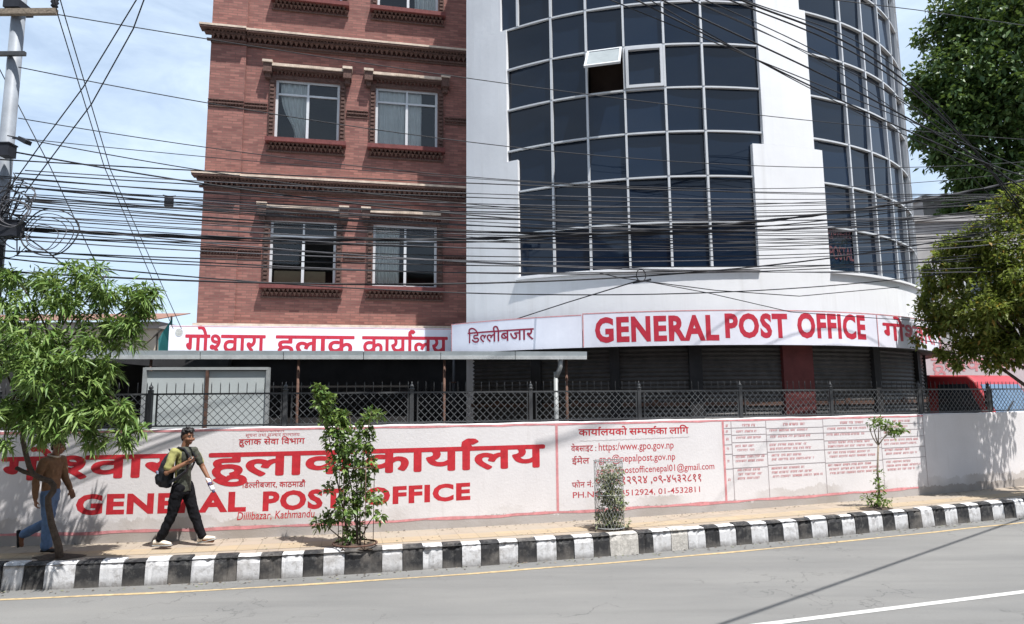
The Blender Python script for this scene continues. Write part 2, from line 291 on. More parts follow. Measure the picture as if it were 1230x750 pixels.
M = dict(
    asphalt=make_asphalt(), paving=make_paving(), tactile=make_tactile(), wall=make_wallpaint(), brick=make_brick(), white=make_white(), tinted=make_tinted(), glass=make_glass(),
    kwhite=make_kerbpaint('white_kerb_paint', (.55, .55, .56), (.30, .29, .285)), kblack=make_kerbpaint('black_kerb_paint', (.025, .025, .027), (.09, .088, .085)),
    kcement=mat('kerb_cement', (.42, .40, .37), .9, .3, 20, .6, 40),
    yellow=mat('yellow_line_paint', (.38, .285, .16), .85, .35, 9), laneline=mat('white_line_paint', (.46, .455, .44), .8, .15, 12),
    earth=mat('dusty_earth', (.22, .18, .14), .95, .3, 1.5, .4, 12), soil=mat('planting_soil', (.06, .045, .035), .95, .4, 20, .8, 40), yard=mat('yard_concrete', (.2, .19, .18), .9, .2, 2),
    red=mat('red_letter_paint', (.45, .022, .032), .7, .2, 14), redthin=mat('faded_red_paint', (.42, .05, .06), .75, .3, 30), pink=mat('pink_border_paint', (.56, .24, .25), .8, .25, 9),
    greyline=mat('grey_ruled_line', (.30, .25, .26), .8, .2, 20), signred=mat('sign_red_vinyl', (.47, .03, .055), .5, .12, 10), maroon=mat('maroon_letter_paint', (.25, .02, .05), .6, .15, 12),
    sign=mat('sign_board_white', (.70, .70, .79), .55, .07, 1.4, col2=(.76, .76, .84)), dentil=mat('weathered_brick_trim', (.105, .06, .05), .9, .45, 20, .6, 30), ledge=mat('stone_ledge', (.52, .42, .34), .85, .3, 5, .5, 20),
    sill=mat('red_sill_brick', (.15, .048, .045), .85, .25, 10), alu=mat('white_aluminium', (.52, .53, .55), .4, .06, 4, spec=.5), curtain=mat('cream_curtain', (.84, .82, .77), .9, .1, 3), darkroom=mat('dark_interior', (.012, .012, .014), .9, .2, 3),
    cardboard=mat('tan_board', (.45, .34, .22), .9, .1, 5), shutter=mat('rolling_shutter_steel', (.06, .055, .052), .6, .3, 4, spec=.4), pillar=mat('red_painted_pillar', (.11, .026, .025), .7, .25, 3), darkwall=mat('shade_dark_wall', (.03, .029, .03), .9, .3, 2),  # darkwall: near-black colour standing in for the deep shade under the canopy
    soffit=mat('grey_soffit', (.16, .155, .15), .9, .2, 2), tin=mat('tin_sheet', (.36, .40, .42), .5, .15, 3, spec=.5), tinlight=mat('bright_flashing', (.62, .64, .64), .45, .18, 6, spec=.5), post=mat('galvanised_post', (.27, .28, .28), .5, .15, 6, spec=.5),
    rust=mat('rusty_steel', (.10, .055, .04), .8, .4, 12), iron=mat('dark_fence_paint', (.05, .052, .055), .5, .25, 10, spec=.4), wire=mat('fence_wire', (.10, .105, .11), .5, .2, 20, spec=.4), panel=mat('pale_sheet_panel', (.40, .43, .43), .5, .08, 1.5),
    cable=mat('black_cable', (.018, .018, .022), .6, .2, 10), cablegrey=mat('weathered_cable', (.075, .075, .085), .7, .3, 10), pole=mat('galvanised_pole', (.22, .24, .27), .55, .2, 4, spec=.4), polebox=mat('black_junction_box', (.02, .022, .03), .6, .2, 8),
    bark=mat('bark', (.075, .055, .042), .95, .4, 18, .9, 30), barkpale=mat('pale_bark', (.22, .18, .14), .95, .35, 25, .8, 40), stem=mat('green_stem', (.10, .10, .05), .9, .3, 20),
    leafbright=leafmat('bright_narrow_leaf', (.10, .195, .045), (.24, .33, .10), .32, .42), leafbush=leafmat('glossy_bush_leaf', (.065, .125, .035), (.19, .27, .07), .25, .35), leafdusty=leafmat('dusty_leaf', (.16, .18, .09), (.34, .34, .23), .2, .8, (.10, .16, .03)),
    leafsap=leafmat('fresh_sapling_leaf', (.08, .16, .02), (.17, .25, .045), .35, .5), leafolive=leafmat('olive_leaf', (.10, .145, .03), (.28, .31, .075), .55, .5, (.35, .22, .04)), leafdark=leafmat('dark_tree_leaf', (.03, .07, .02), (.095, .155, .045), .25, .45),
    skin=mat('skin', (.20, .095, .055), .55, .1, 8), hair=mat('black_hair', (.012, .01, .01), .5, .3, 60), olive=mat('olive_knit', (.30, .29, .11), .9, .12, 30), charcoal=mat('charcoal_shirt', (.055, .058, .045), .9, .25, 40), trousers=mat('black_trousers', (.009, .009, .011), .9, .3, 20, .3, 60, spec=.08),
    jeans=mat('blue_denim', (.10, .16, .27), .9, .2, 12, .3, 80), brownshirt=mat('brown_shirt', (.16, .088, .048), .9, .18, 15), collar=mat('pale_collar', (.5, .42, .34), .9, .1, 10), shoepale=mat('cream_shoe', (.62, .55, .46), .7, .15, 20), shoeblack=mat('black_sandal', (.02, .018, .018), .6, .2, 20),
    bag=mat('black_nylon', (.014, .015, .02), .6, .3, 15, .3, 60), bagpatch=mat('grey_blue_patch', (.25, .28, .4), .6, .2, 10), phone=mat('phone_black', (.015, .015, .02), .25, .1, 5, spec=.6), bottle=mat('white_bottle_plastic', (.68, .68, .74), .35, .15, 25), bottledark=mat('dark_bottle_label', (.06, .05, .12), .4, .3, 25),
    eye=mat('eye_white', (.32, .29, .26), .3, .05, 10), lip=mat('lip', (.16, .055, .045), .5, .1, 10),
    grey=mat('grey_concrete_wall', (.36, .345, .34), .9, .2, .8, .3, 8), pinkwall=mat('faded_pink_wall', (.50, .42, .43), .9, .15, .8), beige=mat('beige_plaster', (.50, .44, .36), .9, .15, 1), teal=mat('teal_tarpaulin', (.06, .36, .33), .6, .15, 3), roofred=mat('rusty_roof', (.22, .12, .09), .9, .3, 4), darkglass=mat('dark_window_glass', (.03, .035, .045), .15, .1, 3, spec=.6),
    truckred=mat('red_vehicle_paint', (.36, .035, .04), .3, .12, 3, spec=.6), screen=mat('windscreen_glass', (.10, .16, .24), .05, .2, 2, spec=.8), rubber=mat('tyre_rubber', (.02, .02, .02), .9, .2, 10), lamp=mat('headlamp_lens', (.7, .7, .68), .15, .05, 4, spec=.8),
)

# ------------------------------------------------------------------ lettering helpers
_dg = None
def text_geo(s, offset=0, space=1.0, shear=0):
    c = bpy.data.curves.new('letters', 'FONT'); c.body = s; c.size = 1; c.offset = offset; c.space_character = space; c.shear = shear; c.resolution_u = 3
    o = bpy.data.objects.new('letters', c); COL.objects.link(o)
    dg = bpy.context.evaluated_depsgraph_get(); me = o.evaluated_get(dg).to_mesh()
    V = np.array([v.co[:2] for v in me.vertices]) if len(me.vertices) else np.zeros((0, 2)); F = [tuple(p.vertices) for p in me.polygons]
    o.evaluated_get(dg).to_mesh_clear(); bpy.data.objects.remove(o); bpy.data.curves.remove(c); return V, F
_bar = text_geo('|')[0][:, 0].min()
def advance(s): return text_geo(s + '|')[0][:, 0].max() - text_geo('|')[0][:, 0].max()
HL = text_geo('क')[0][:, 1].max(); CAP = text_geo('E')[0][:, 1].max()
def clip_right(V, F, xc):                        # keep the part left of xc: the half form of a letter
    bm = bmesh.new(); vs = [bm.verts.new((*p, 0)) for p in V]
    for f in F:
        try: bm.faces.new([vs[i] for i in f])
        except ValueError: pass
    bmesh.ops.bisect_plane(bm, geom=bm.verts[:] + bm.edges[:] + bm.faces[:], plane_co=(xc, 0, 0), plane_no=(1, 0, 0), clear_outer=True)
    bm.verts.index_update(); V2 = np.array([v.co[:2] for v in bm.verts]); F2 = [tuple(v.index for v in f.verts) for f in bm.faces]; bm.free(); return V2, F2
def ribbon(pts, w):
    pts = np.array(pts, float); V = []; F = []
    for i in range(len(pts)):
        d = pts[min(i + 1, len(pts) - 1)] - pts[max(i - 1, 0)]; d /= np.hypot(*d) + 1e-9; n = np.array([-d[1], d[0]]); V += [pts[i] + n * w / 2, pts[i] - n * w / 2]
    for i in range(len(pts) - 1): F.append((2 * i, 2 * i + 1, 2 * i + 3, 2 * i + 2))
    return np.array(V), F
def compose(tokens, thin=.07):
    x = 0; VV = []; FF = []; n = 0
    for tk in tokens:
        if isinstance(tk, tuple) and tk[0] == 'half':
            V, F = text_geo(tk[1]); a = advance(tk[1]); V, F = clip_right(V, F, a * tk[2]); V = V + [x, 0]; x += a * tk[2]
        elif isinstance(tk, tuple) and tk[0] == 'reph':
            V, F = ribbon([(x - .09, HL - .03), (x - .13, HL + .06), (x - .125, HL + .13), (x - .08, HL + .175), (x - .01, HL + .17), (x + .02, HL + .13)], thin)
        elif isinstance(tk, tuple) and tk[0] == 'sp': x += tk[1]; continue
        else:
            V, F = text_geo(tk); V = V + [x, 0]; x += advance(tk)
        VV.append(V); FF += [tuple(i + n for i in f) for f in F]; n += len(V)
    return np.vstack(VV), FF
def slices(V, F, step=.22, ymin=None):
    bm = bmesh.new(); vs = [bm.verts.new((*p, 0)) for p in V]
    for f in F:
        try: bm.faces.new([vs[i] for i in f])
        except ValueError: pass
    for x in np.arange(V[:, 0].min() + step, V[:, 0].max(), step): bmesh.ops.bisect_plane(bm, geom=bm.verts[:] + bm.edges[:] + bm.faces[:], plane_co=(x, 0, 0), plane_no=(1, 0, 0))
    if ymin is not None: bmesh.ops.bisect_plane(bm, geom=bm.verts[:] + bm.edges[:] + bm.faces[:], plane_co=(0, ymin, 0), plane_no=(0, -1, 0), clear_outer=True)
    bm.verts.index_update(); V2 = np.array([v.co[:2] for v in bm.verts]); F2 = [tuple(v.index for v in f.verts) for f in bm.faces]; bm.free(); return V2, F2
def lay(mb, VF, surf, u0, u1, z0, z1, yref, bold=0, m=0, off=.005, tilt=0, cut=None):
    """put flat lettering on a surface: x-extent -> u0..u1, y 0..yref -> z0..z1"""
    V, F = VF; xa, xb = V[:, 0].min(), V[:, 0].max(); V, F = slices(V, F, ymin=cut)
    shifts = [(0, 0)]
    if bold: shifts += [(bold * math.cos(a), bold * math.sin(a)) for a in np.arange(8) * math.pi / 4]
    for k, (dx, dy) in enumerate(shifts):
        P = []
        for x, y in V:
            t = (x - xa) / (xb - xa) + dx / (xb - xa)
            P.append(surf(u0 + (u1 - u0) * t, z0 + (z1 - z0) * (y + dy) / yref + tilt * t, off + k * .0002))
        mb.add(P, F, m)
def wallsurf(X, z, off):
    n = wn(X); return (X + n[0] * off, wy(X) + n[1] * off, z)

# ================================================================== SETTING: ground, road, pavement, kerb
g = MB(); g.add([(-700, -700, -.03), (700, -700, -.03), (700, 900, -.03), (-700, 900, -.03)], [(0, 1, 2, 3)]); struct(g, 'ground', M['earth'])
xs = np.concatenate([np.arange(-40, -9, 2), np.arange(-9, 14, .25), np.arange(14, 60, 2)])
def strip(mb, fa, fb, z, m=0, X=xs, za=None):
    V = []; F = []
    for x in X: V += [(x, fa(x), z if za is None else za), (x, fb(x), z)]
    for i in range(len(X) - 1): F.append((2 * i, 2 * i + 2, 2 * i + 3, 2 * i + 1))
    mb.add(V, F, m)
rd = MB(); strip(rd, lambda x: ky(x) - 11.5, lambda x: ky(x) + .02, 0); struct(rd, 'road', M['asphalt'])
yl = MB()
ykx = lambda x: ky(x)
strip(yl, lambda x: ky(x) - .45 + .012 * math.sin(x * 3.1), lambda x: ky(x) - .38 + .012 * math.sin(x * 2.3 + 1), .004, 0); struct(yl, 'road_edge_line', M['yellow'])
a_, b_ = onz(905, 752, 0), onz(1232, 711, 0)
d_ = (b_ - a_)[:2] / np.linalg.norm((b_ - a_)[:2]); n_ = np.array([-d_[1], d_[0]]) * .05
e0, e1 = a_[:2] - d_ * .05, a_[:2] + d_ * 7
ll = MB(); ll.add([(*(e0 - n_), .004), (*(e1 - n_), .004), (*(e1 + n_), .004), (*(e0 + n_), .004)], [(0, 1, 2, 3)]); struct(ll, 'road_lane_line', M['laneline'])
pv = MB(); strip(pv, lambda x: ky(x) + .18, lambda x: wy(x) + .1, ZS - .02); struct(pv, 'pavement', M['paving'])
tt = MB(); strip(tt, lambda x: ky(x) * .52 + wy(x) * .48 - .22, lambda x: ky(x) * .52 + wy(x) * .48 + .16, ZS - .016); struct(tt, 'pavement_guide_strip', M['tactile'])
yd = MB(); strip(yd, lambda x: wy(x) + .1, lambda x: 45, ZS - .024); struct(yd, 'yard', M['yard'])
far = MB(); far.add([(-60, -24, .0), (60, -24, .0), (60, -1.6, .0), (-60, -1.6, .0)], [(0, 1, 2, 3)])
# kerb: painted stones
kp = [(0, 'w'), (26, 'b'), (53, 'w'), (90, 'b'), (119, 'w'), (147, 'b'), (174, 'w'), (202, 'b'), (229, 'w'), (257, 'b'), (284, 'w'), (312, 'b'), (338, 'w'), (364, 'b'), (388, 'w'), (414, 'b'), (459, 'w'), (484, 'b'), (508, 'w'), (532, 'b'), (555, 'w'), (578, 'b'), (600, 'w'), (623, 'b'), (645, 'w'), (669, 'b'), (690, 'w'), (713, 'b'), (733, 'c'), (767, 'b'), (785, 'w'), (807, 'c'), (827, 'w'), (848, 'b'), (865, 'w'), (885, 'b'), (903, 'w'), (923, 'b'), (941, 'w'), (959, 'b'), (976, 'w'), (995, 'b'), (1012, 'w'), (1028, 'b'), (1044, 'w'), (1061, 'b'), (1076, 'w'), (1092, 'b'), (1107, 'w'), (1122, 'b'), (1136, 'w'), (1151, 'b'), (1165, 'w'), (1179, 'b'), (1193, 'w'), (1207, 'b'), (1220, 'w'), (1233, 'b')]
def kerbX(px):
    lo, hi = -12., 16.
    for _ in range(50):
        m_ = (lo + hi) / 2; P = np.array([m_, ky(m_), .2 - CAMZ]); c = P[0] * _r + P[1] * _f + P[2] * _u
        if CX + FPX * c[0] / c[2] < px: lo = m_
        else: hi = m_
    return lo
kb = [(kerbX(p), c) for p, c in kp]
x0 = kb[0][0]
left = [(x0 - .55 * i, 'wb'[i % 2]) for i in range(1, 20)][::-1]; xr = kb[-1][0]
kb = left + kb + [(xr + .6 * i, 'bw'[i % 2]) for i in range(1, 30)]
KM = {'w': 0, 'b': 1, 'c': 2}
k_ = MB(); prof = [(0, -.02), (.012, .24), (.03, ZS - .03), (.055, ZS - .008), (.10, ZS), (.19, ZS), (.19, ZS - .05)]
for (xa, c), (xb, _) in zip(kb[:-1], kb[1:]):
    seg = 7; xx = np.linspace(xa + .004, xb - .004, seg + 1); jit = random.uniform(-.016, .016); jz = random.uniform(-.016, .010); mm = KM[c]
    V = []
    for x in xx:
        d = (ky(x + .05) - ky(x - .05)) / .1; n = np.array([-d, 1]); n /= np.hypot(*n)
        for o, z in prof:
            ch = (random.random() ** 5) * .03 if .2 < z < ZS else random.uniform(0, .006); V.append((x + n[0] * (o + jit + ch), ky(x) + n[1] * (o + jit + ch), z + (jz - ch * .5 if z > .2 else 0)))
    P = len(prof); F = [(i * P + j, (i + 1) * P + j, (i + 1) * P + j + 1, i * P + j + 1) for i in range(seg) for j in range(P - 1)]
    F += [tuple(range(P)), tuple(range(seg * P + P - 1, seg * P - 1, -1))]
    k_.add(V, F, mm)
strip(k_, lambda x: ky(x) + .015, lambda x: ky(x) + .18, ZS - .03, 1)      # bed under the stones
struct(k_, 'kerb', [M['kwhite'], M['kblack'], M['kcement']])

# ================================================================== BOUNDARY WALL
WT = 2.055
X0w = -13.5
bw = empty('boundary_wall', (0, wy(0), ZS), 'long white plastered boundary wall with red painted lettering beside the pavement', 'wall')
wx = np.concatenate([np.arange(X0w, 26.01, .25)])
w = MB(); V = []; F = []
for x in wx:
    n = wn(x); top = WT + .006 * math.sin(x * 2.7) + .004 * math.sin(x * 9)
    for o, z in ((0, ZS - .06), (0, ZS + .35), (0, 1.2), (0, top - .015), (-.015, top), (-.215, top), (-.23, top - .015), (-.23, ZS - .06)): V.append((x + n[0] * o, wy(x) + n[1] * o, z))
for i in range(len(wx) - 1):
    for j in range(7): F.append((i * 8 + j, (i + 1) * 8 + j, (i + 1) * 8 + j + 1, i * 8 + j + 1))
F += [tuple(range(8)), tuple(range(len(wx) * 8 - 1, len(wx) * 8 - 9, -1))]
w.add(V, F); w.build('wall_face', M['wall'], bw)
st = MB()
def wallstrip(mb, xa, xb, za, zb, m=0, off=.003, n=None):
    n = n or max(2, int(abs(xb - xa) / .25)); V = []; F = []
    for i in range(n + 1):
        x = xa + (xb - xa) * i / n
        zza = za(x) if callable(za) else za; zzb = zb(x) if callable(zb) else zb
        V += [wallsurf(x, zza, off), wallsurf(x, zzb, off)]
    for i in range(n): F.append((2 * i, 2 * i + 2, 2 * i + 3, 2 * i + 1))
    mb.add(V, F, m)
wob = lambda z, a=.006, k=5: (lambda x: z + a * math.sin(x * k) + a * .7 * math.sin(x * k * 2.7 + 1))
XA, XB, XC = onwall(669, 550)[0], onwall(870, 550)[0], onwall(1112, 540)[0]
wallstrip(st, X0w, XC, wob(WT - .055), wob(WT - .02, .004, 7)); zb_ = onwall(500, 625)[1]
wallstrip(st, X0w, XC - .3, wob(zb_ - .02, .01, 3), wob(zb_ + .025, .008, 4))
for X in (XA, XB): wallstrip(st, X - .022, X + .022, zb_ + .02, WT - .055, 0, .0035, 2)
st.build('painted_border', M['pink'], bw)
def word(name, tokens, pxl, pxr, ytop, ybot, bold=0, m='red', thin=.07, latin=False, yend=None, off=.0012, **kw):
    """pxl/pxr left and right end; ytop/ybot headline (or cap height) and baseline in px at the left end"""
    Xa, z1 = onwall(pxl, ytop); z0 = onwall(pxl, ybot)[1]; Xb = onwall(pxr, ytop)[0]
    tilt = 0
    if yend is not None: tilt = onwall(pxr, yend)[1] - z1
    mb = MB(); VF = text_geo(tokens, **kw) if latin else compose(tokens if isinstance(tokens, list) else [tokens], thin)
    lay(mb, VF, wallsurf, Xa, Xb, z0, z1, CAP if latin else HL, bold, off=off, tilt=tilt)
    return mb.build(name, M[m], bw)
GOSH = ['गो', ('half', 'श', .70), 'वारा']; HUL = ['हुलाक']; KAR = ['कार्या'.replace('र्', ''), ('reph',), 'लय']
word('lettering', GOSH, 4, 228, 550.5, 577, .028, thin=.12, yend=545.5)
word('lettering', HUL, 253, 424, 545.5, 572.5, .028, thin=.12, yend=541.5)
word('lettering', KAR, 438, 653, 541, 568, .028, thin=.12, yend=535)
word('lettering', 'GENERAL', 92, 296, 595.5, 617.5, latin=True, offset=.045, space=1.1, yend=592)
word('lettering', 'POST', 316, 413, 592, 613, latin=True, offset=.045, space=1.1, yend=588)
word('lettering', 'OFFICE', 438, 565, 587.5, 606.5, latin=True, offset=.045, space=1.1, yend=581)
word('lettering', ['नेपाल सरकार'], 308, 342, 517, 519.6, m='redthin')
word('lettering', ['सूचना तथा स', ('half', 'ञ', .7), 'चार म', ('half', 'न', .62), ('half', 'त', .7), 'रालय'], 295, 360, 521.5, 525, m='redthin')
word('lettering', ['हुलाक सेवा ', 'िवभाग'], 287, 366, 528, 534.5, .012, m='red')
word('lettering', ['िड', ('half', 'ल', .66), 'लीबजार, काठमाडौं'], 291, 367, 580, 586.2, .01, m='red', yend=578.5)
word('lettering', 'Dillibazar, Kathmandu', 285, 378, 615.5, 625, latin=True, shear=.15, offset=.004, yend=612, m='red')
word('lettering', ['काया', ('reph',), 'लयको', ('sp', .22), 'स', ('half', 'म', .6), 'पक', ('reph',), 'का', ('sp', .22), 'ला' + 'ि' + 'ग'], 695, 827, 516, 523.5, .016, m='red', yend=513.5)
word('lettering', ['वेबसाइट :'], 686, 716, 536, 542.5, .01, m='redthin')
word('lettering', 'https:/www.gpo.gov.np', 719, 809, 532.5, 541.5, latin=True, offset=.006, yend=530, m='redthin')
word('lettering', ['ईमेल  :'], 687, 716, 551, 557.5, .01, m='redthin')
word('lettering', 'gpo@nepalpost.gov.np', 719, 811, 547.5, 556, latin=True, offset=.006, yend=544, m='redthin')
word('lettering', 'generalpostofficenepal01@gmail.com', 716, 858, 562, 570, latin=True, offset=.006, yend=556, m='redthin')
word('lettering', ['फोन नं.'], 687, 712, 580, 586, .01, m='redthin')
word('lettering', ['०१-४५१२९२४ ,०९-४५३२८११'], 716, 842, 574, 582.5, .012, m='redthin', yend=569.5)
word('lettering', 'PH.NO. 01-4512924, 01-4532811', 688, 841, 591.5, 598.5, latin=True, offset=.006, yend=584.5, m='redthin')
# underline and ruled table with rows of small hand lettering
ul = MB()
Xu0, zu0 = onwall(697, 530); Xu1, zu1 = onwall(828, 525)
lay(ul, ribbon([(i * .02, .01 * math.sin(i * 1.3)) for i in range(90)], .012), wallsurf, Xu0, Xu1, zu0, zu0 + .02, .05, tilt=zu1 - zu0, off=.004); ul.build('underline', M['greyline'], bw)
tb = MB()
cols = [870, 880, 922, 991, 1060, 1112]
Xc = [onwall(p, 550)[0] for p in cols]; rows = [onwall(880, y)[1] for y in (515.5, 523, 533, 546, 562)]
ztop = WT - .06
for X in Xc[1:]: wallstrip(tb, X - .006, X + .006, zb_ + .03, ztop, 0, .003, 2)
for i, z in enumerate(rows):
    for a, b in zip(Xc[:-1], Xc[1:]): dz = random.uniform(-.025, .025); wallstrip(tb, a, b, z + dz - .005, z + dz + .005, 0, .0036)
tb.build('ruled_table', M['greyline'], bw)
tw = MB()
def scrawl(mb, Xa, Xb, z, h):                    # a line of small illegible hand lettering: head-line and stems
    x = Xa
    while x < Xb - .03:
        wl = min(random.uniform(.10, .26), Xb - x)
        wallstrip(mb, x, x + wl, z + h * .88, z + h * .99, 0, .004, 1); q = x + .008
        while q < x + wl - .008:
            hh = random.uniform(.0, .25) * h; t_ = .0075
            wallstrip(mb, q, q + t_, z + hh, z + h * .86, 0, .0043, 1)
            if random.random() < .7: wallstrip(mb, q - .012, q + .002, z + h * random.uniform(.2, .35), z + h * random.uniform(.45, .6), 0, .0046, 1)
            q += random.uniform(.022, .036)
        x += wl + random.uniform(.02, .04)
zz = [ztop] + rows + [zb_ + .22]
for ci in range(5):
    for ri in range(6):
        a, b = Xc[ci] + .06, Xc[ci + 1] - .06; t_, bt = zz[ri], zz[ri + 1]; hgt = t_ - bt
        if ri == 0: c_ = (a + b) / 2; wd = (b - a) * (.45 if ci else .9); scrawl(tw, c_ - wd / 2, c_ + wd / 2, bt + hgt * .25, min(.055, hgt * .5)); continue
        if ci == 0: scrawl(tw, a, min(b, a + .05), bt + hgt * .4, .05); continue
        nl = max(1, min(3 if ri == 5 else 2, int(hgt / .085)))
        for k in range(nl): scrawl(tw, a + random.uniform(0, .05), a + (b - a) * random.uniform(.6, 1), t_ - .075 - k * .08, .045)
tw.build('lettering', mat('faded_table_red', (.50, .17, .18), .8, .25, 30), bw)

# ================================================================== FENCE on the wall
fe = empty('mesh_fence', (0, wy(0) + .11, WT), 'black diamond mesh fence with spikes and finial posts along the boundary wall top', 'fence')
pxp = [-190, -10, 176, 341, 495, 640, 772, 895, 1005, 1112, 1196, 1290]
FX = [onwall(p, 500)[0] for p in pxp]; ZR, ZB = 2.60, WT + .035
def fp(x, z): n = wn(x); return (x - n[0] * .115, wy(x) - n[1] * .115, z)
for i, x in enumerate(FX):
    p = MB(); c = fp(x, 0); n = wn(x)
    p.obox((c[0], c[1], (WT + ZR + .06) / 2), (1, 0, 0), (0, 1, 0), (0, 0, 1), .032, .032, (ZR + .06 - WT) / 2)
    p.rings([((c[0], c[1], ZR + .05 + dz), (r, 0, 0), (0, r, 0)) for dz, r in ((0, .045), (.02, .045), (.025, .02), (.05, .038), (.075, .03), (.095, .012), (.14, .004))], 0)
    p.build('fence_post', M['iron'], fe)
for i in range(len(FX) - 1):
    a, b = FX[i] + .10, FX[i + 1] - .06
    fr = MB()
    for z, t in ((ZR, .03), (ZB, .025)): fr.bar(fp(FX[i] + .03, z), fp(FX[i + 1] - .03, z), t, t)
    for x in (a, b): fr.bar(fp(x, ZB), fp(x, ZR), .022, .022)
    k = int((b - a) / .135)
    for j in range(k + 1):
        x = a + (b - a) * j / k; P = fp(x, ZR); fr.tube([P, (P[0], P[1], ZR + .15), (P[0], P[1], ZR + .19)], [.007, .007, .001], 5)
    fr.build('fence_rail', M['iron'], fe)
    me = MB(); H = ZR - ZB; stp = .125; L = b - a; kk = int((L + H) / stp) + 1
    for j in range(-int(H / stp) - 1, kk):
        for sgn in (1, -1):
            u0 = j * stp; pts = []
            # line u = u0 + (z-ZB)*(.95)  clipped to [0,L]
            s0, s1 = 0., 1.
            ua, ub = (u0, u0 + H * .95) if sgn > 0 else (u0 + H * .95, u0)
            du = ub - ua
            t0, t1 = sorted(((0 - ua) / du, (L - ua) / du)); t0, t1 = max(0, t0), min(1, t1)
            if t1 - t0 < .02: continue
            A, B = fp(a + ua + du * t0, ZB + H * t0), fp(a + ua + du * t1, ZB + H * t1); o = .006 * sgn
            me.bar((A[0], A[1] + o, A[2]), (B[0], B[1] + o, B[2]), .008, .008)
    me.build('fence_mesh', M['wire'], fe)

# ================================================================== BRICK BUILDING
YAW = R_(11.6); P0 = np.array([-1.2686, 18.3, 0.0])
bb = empty('brick_building', (P0[0], P0[1], ZS - .05), 'red brick office block with dark toothed cornices and white framed windows', 'building', rz=YAW)
BZ = ZS - .05                                     # local z = world z - BZ
def L(z): return z - BZ
XL, XR, TOP = -6.92, 1.2, 16.2
wins = [(-5.235, -3.535), (-2.56, -.82)]; wz = [(5.50, 7.25), (9.48, 11.21), (13.56, 15.3)]
bx = [XL + .9, wins[0][0], wins[0][1], wins[1][0], wins[1][1], XR]; bzs = [4.40] + [z for p in wz for z in p] + [TOP]
fw_ = MB()
for i in range(5):
    for j in range(7):
        if i in (1, 3) and j in (1, 3, 5):
            a, b, c, d = bx[i], bx[i + 1], L(bzs[j]), L(bzs[j + 1]); q = .14
            fw_.add([(a, 0, c), (b, 0, c), (b, 0, d), (a, 0, d), (a, q, c), (b, q, c), (b, q, d), (a, q, d)], [(0, 1, 5, 4), (1, 2, 6, 5), (2, 3, 7, 6), (3, 0, 4, 7)]); continue
        a, b, c, d = bx[i], bx[i + 1], L(bzs[j]), L(bzs[j + 1]); fw_.add([(a, 0, c), (b, 0, c), (b, 0, d), (a, 0, d)], [(0, 1, 2, 3)])
fw_.add([(XL, 0, L(4.4)), (XL, 9, L(4.4)), (XL, 9, L(TOP)), (XL, 0, L(TOP)), (XR, 9, L(4.4)), (XR, 9, L(TOP)), (XR, 0, L(4.4)), (XR, 0, L(TOP))], [(0, 3, 2, 1), (1, 2, 5, 4), (4, 5, 7, 6), (3, 7, 5, 2)])
fw_.box(XL, XL + .9, -.07, .0, L(4.4), L(TOP))    # corner pilaster
fw_.build('brick_wall', M['brick'], bb, False)
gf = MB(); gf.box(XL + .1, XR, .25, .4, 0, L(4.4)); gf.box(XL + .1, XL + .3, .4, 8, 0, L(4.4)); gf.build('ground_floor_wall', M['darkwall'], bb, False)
def teeth(mb, xa, xb, y, z0, z1, step, dep, m=0):
    k = max(1, int(round((xb - xa) / step))); s = (xb - xa) / k
    for i in range(k):
        a = xa + i * s; mb.add([(a + s * .12, y, z1), (a + s * .88, y, z1), (a + s * .5, y, z0), (a + s * .12, y - dep, z1), (a + s * .88, y - dep, z1), (a + s * .5, y - dep * .35, z0)], [(3, 4, 5)[::-1], (0, 3, 5, 2), (1, 2, 5, 4), (0, 1, 4, 3)], m)
for zt, zb2 in ((12.48, 12.04), (8.37, 7.96)):
    co = MB(); dy = 0
    for xa, xb, e in ((XL + .9, XR, 0.0), (XL, XL + .9, .07)):
        el = .24 if e else 0
        y = -e
        co.box(xa, xb, y - .05, y - .001, L(zb2), L(zb2 + .05)); co.box(xa - el * .4, xb, y - .085, y - .002, L(zb2 + .05), L(zb2 + .10))
        teeth(co, xa, xb, y - .003, L(zb2 + .105), L(zb2 + .215), .135, .15)
        co.box(xa - el * .6, xb, y - .17, y - .004, L(zb2 + .22), L(zb2 + .27)); teeth(co, xa, xb, y - .16, L(zb2 + .245), L(zb2 + .30), .09, .06)
        co.box(xa - el, xb + (.02 if not e else 0.03), y - .30, y - .006, L(zb2 + .30), L(zb2 + .345))
    o = co.build('cornice', M['dentil'], bb, False)
    lg = MB()
    for xa, xb, e in ((XL + .92, XR, 0.0), (XL - .25, XL + .93, .07)):
        y = -e; z1 = L(zb2 + .347); lg.add([(xa, y - .312, z1), (xb, y - .312, z1), (xb, y - .312, z1 + .055), (xa, y - .312, z1 + .055), (xa, y - .005, z1 + .115), (xb, y - .005, z1 + .115), (xa, y - .005, z1), (xb, y - .005, z1)], [(0, 1, 2, 3), (3, 2, 5, 4), (0, 3, 4, 6), (1, 7, 5, 2), (0, 6, 7, 1)])
    lg.build('ledge', M['ledge'], o, False)
for z in (10.25, 6.2):                            # string courses
    for xa, xb, e in ((XL + .9, wins[0][0] - .2, 0), (wins[0][1] + .2, wins[1][0] - .2, 0), (wins[1][1] + .2, XR, 0), (XL, XL + .9, .07)):
        sc = MB(); sc.box(xa, xb, -.03 - e, -.002 - e, L(z), L(z + .035)); teeth(sc, xa, xb, -.002 - e, L(z + .04), L(z + .09), .075, .05); sc.box(xa, xb, -.055 - e, -.002 - e, L(z + .095), L(z + .13)); teeth(sc, xa, xb, -.004 - e, L(z + .135), L(z + .185), .075, .05)
        sc.box(xa, xb, -.04 - e, -.002 - e, L(z + .187), L(z + .21))
        sc.build('string_course', M['dentil'], bb, False)
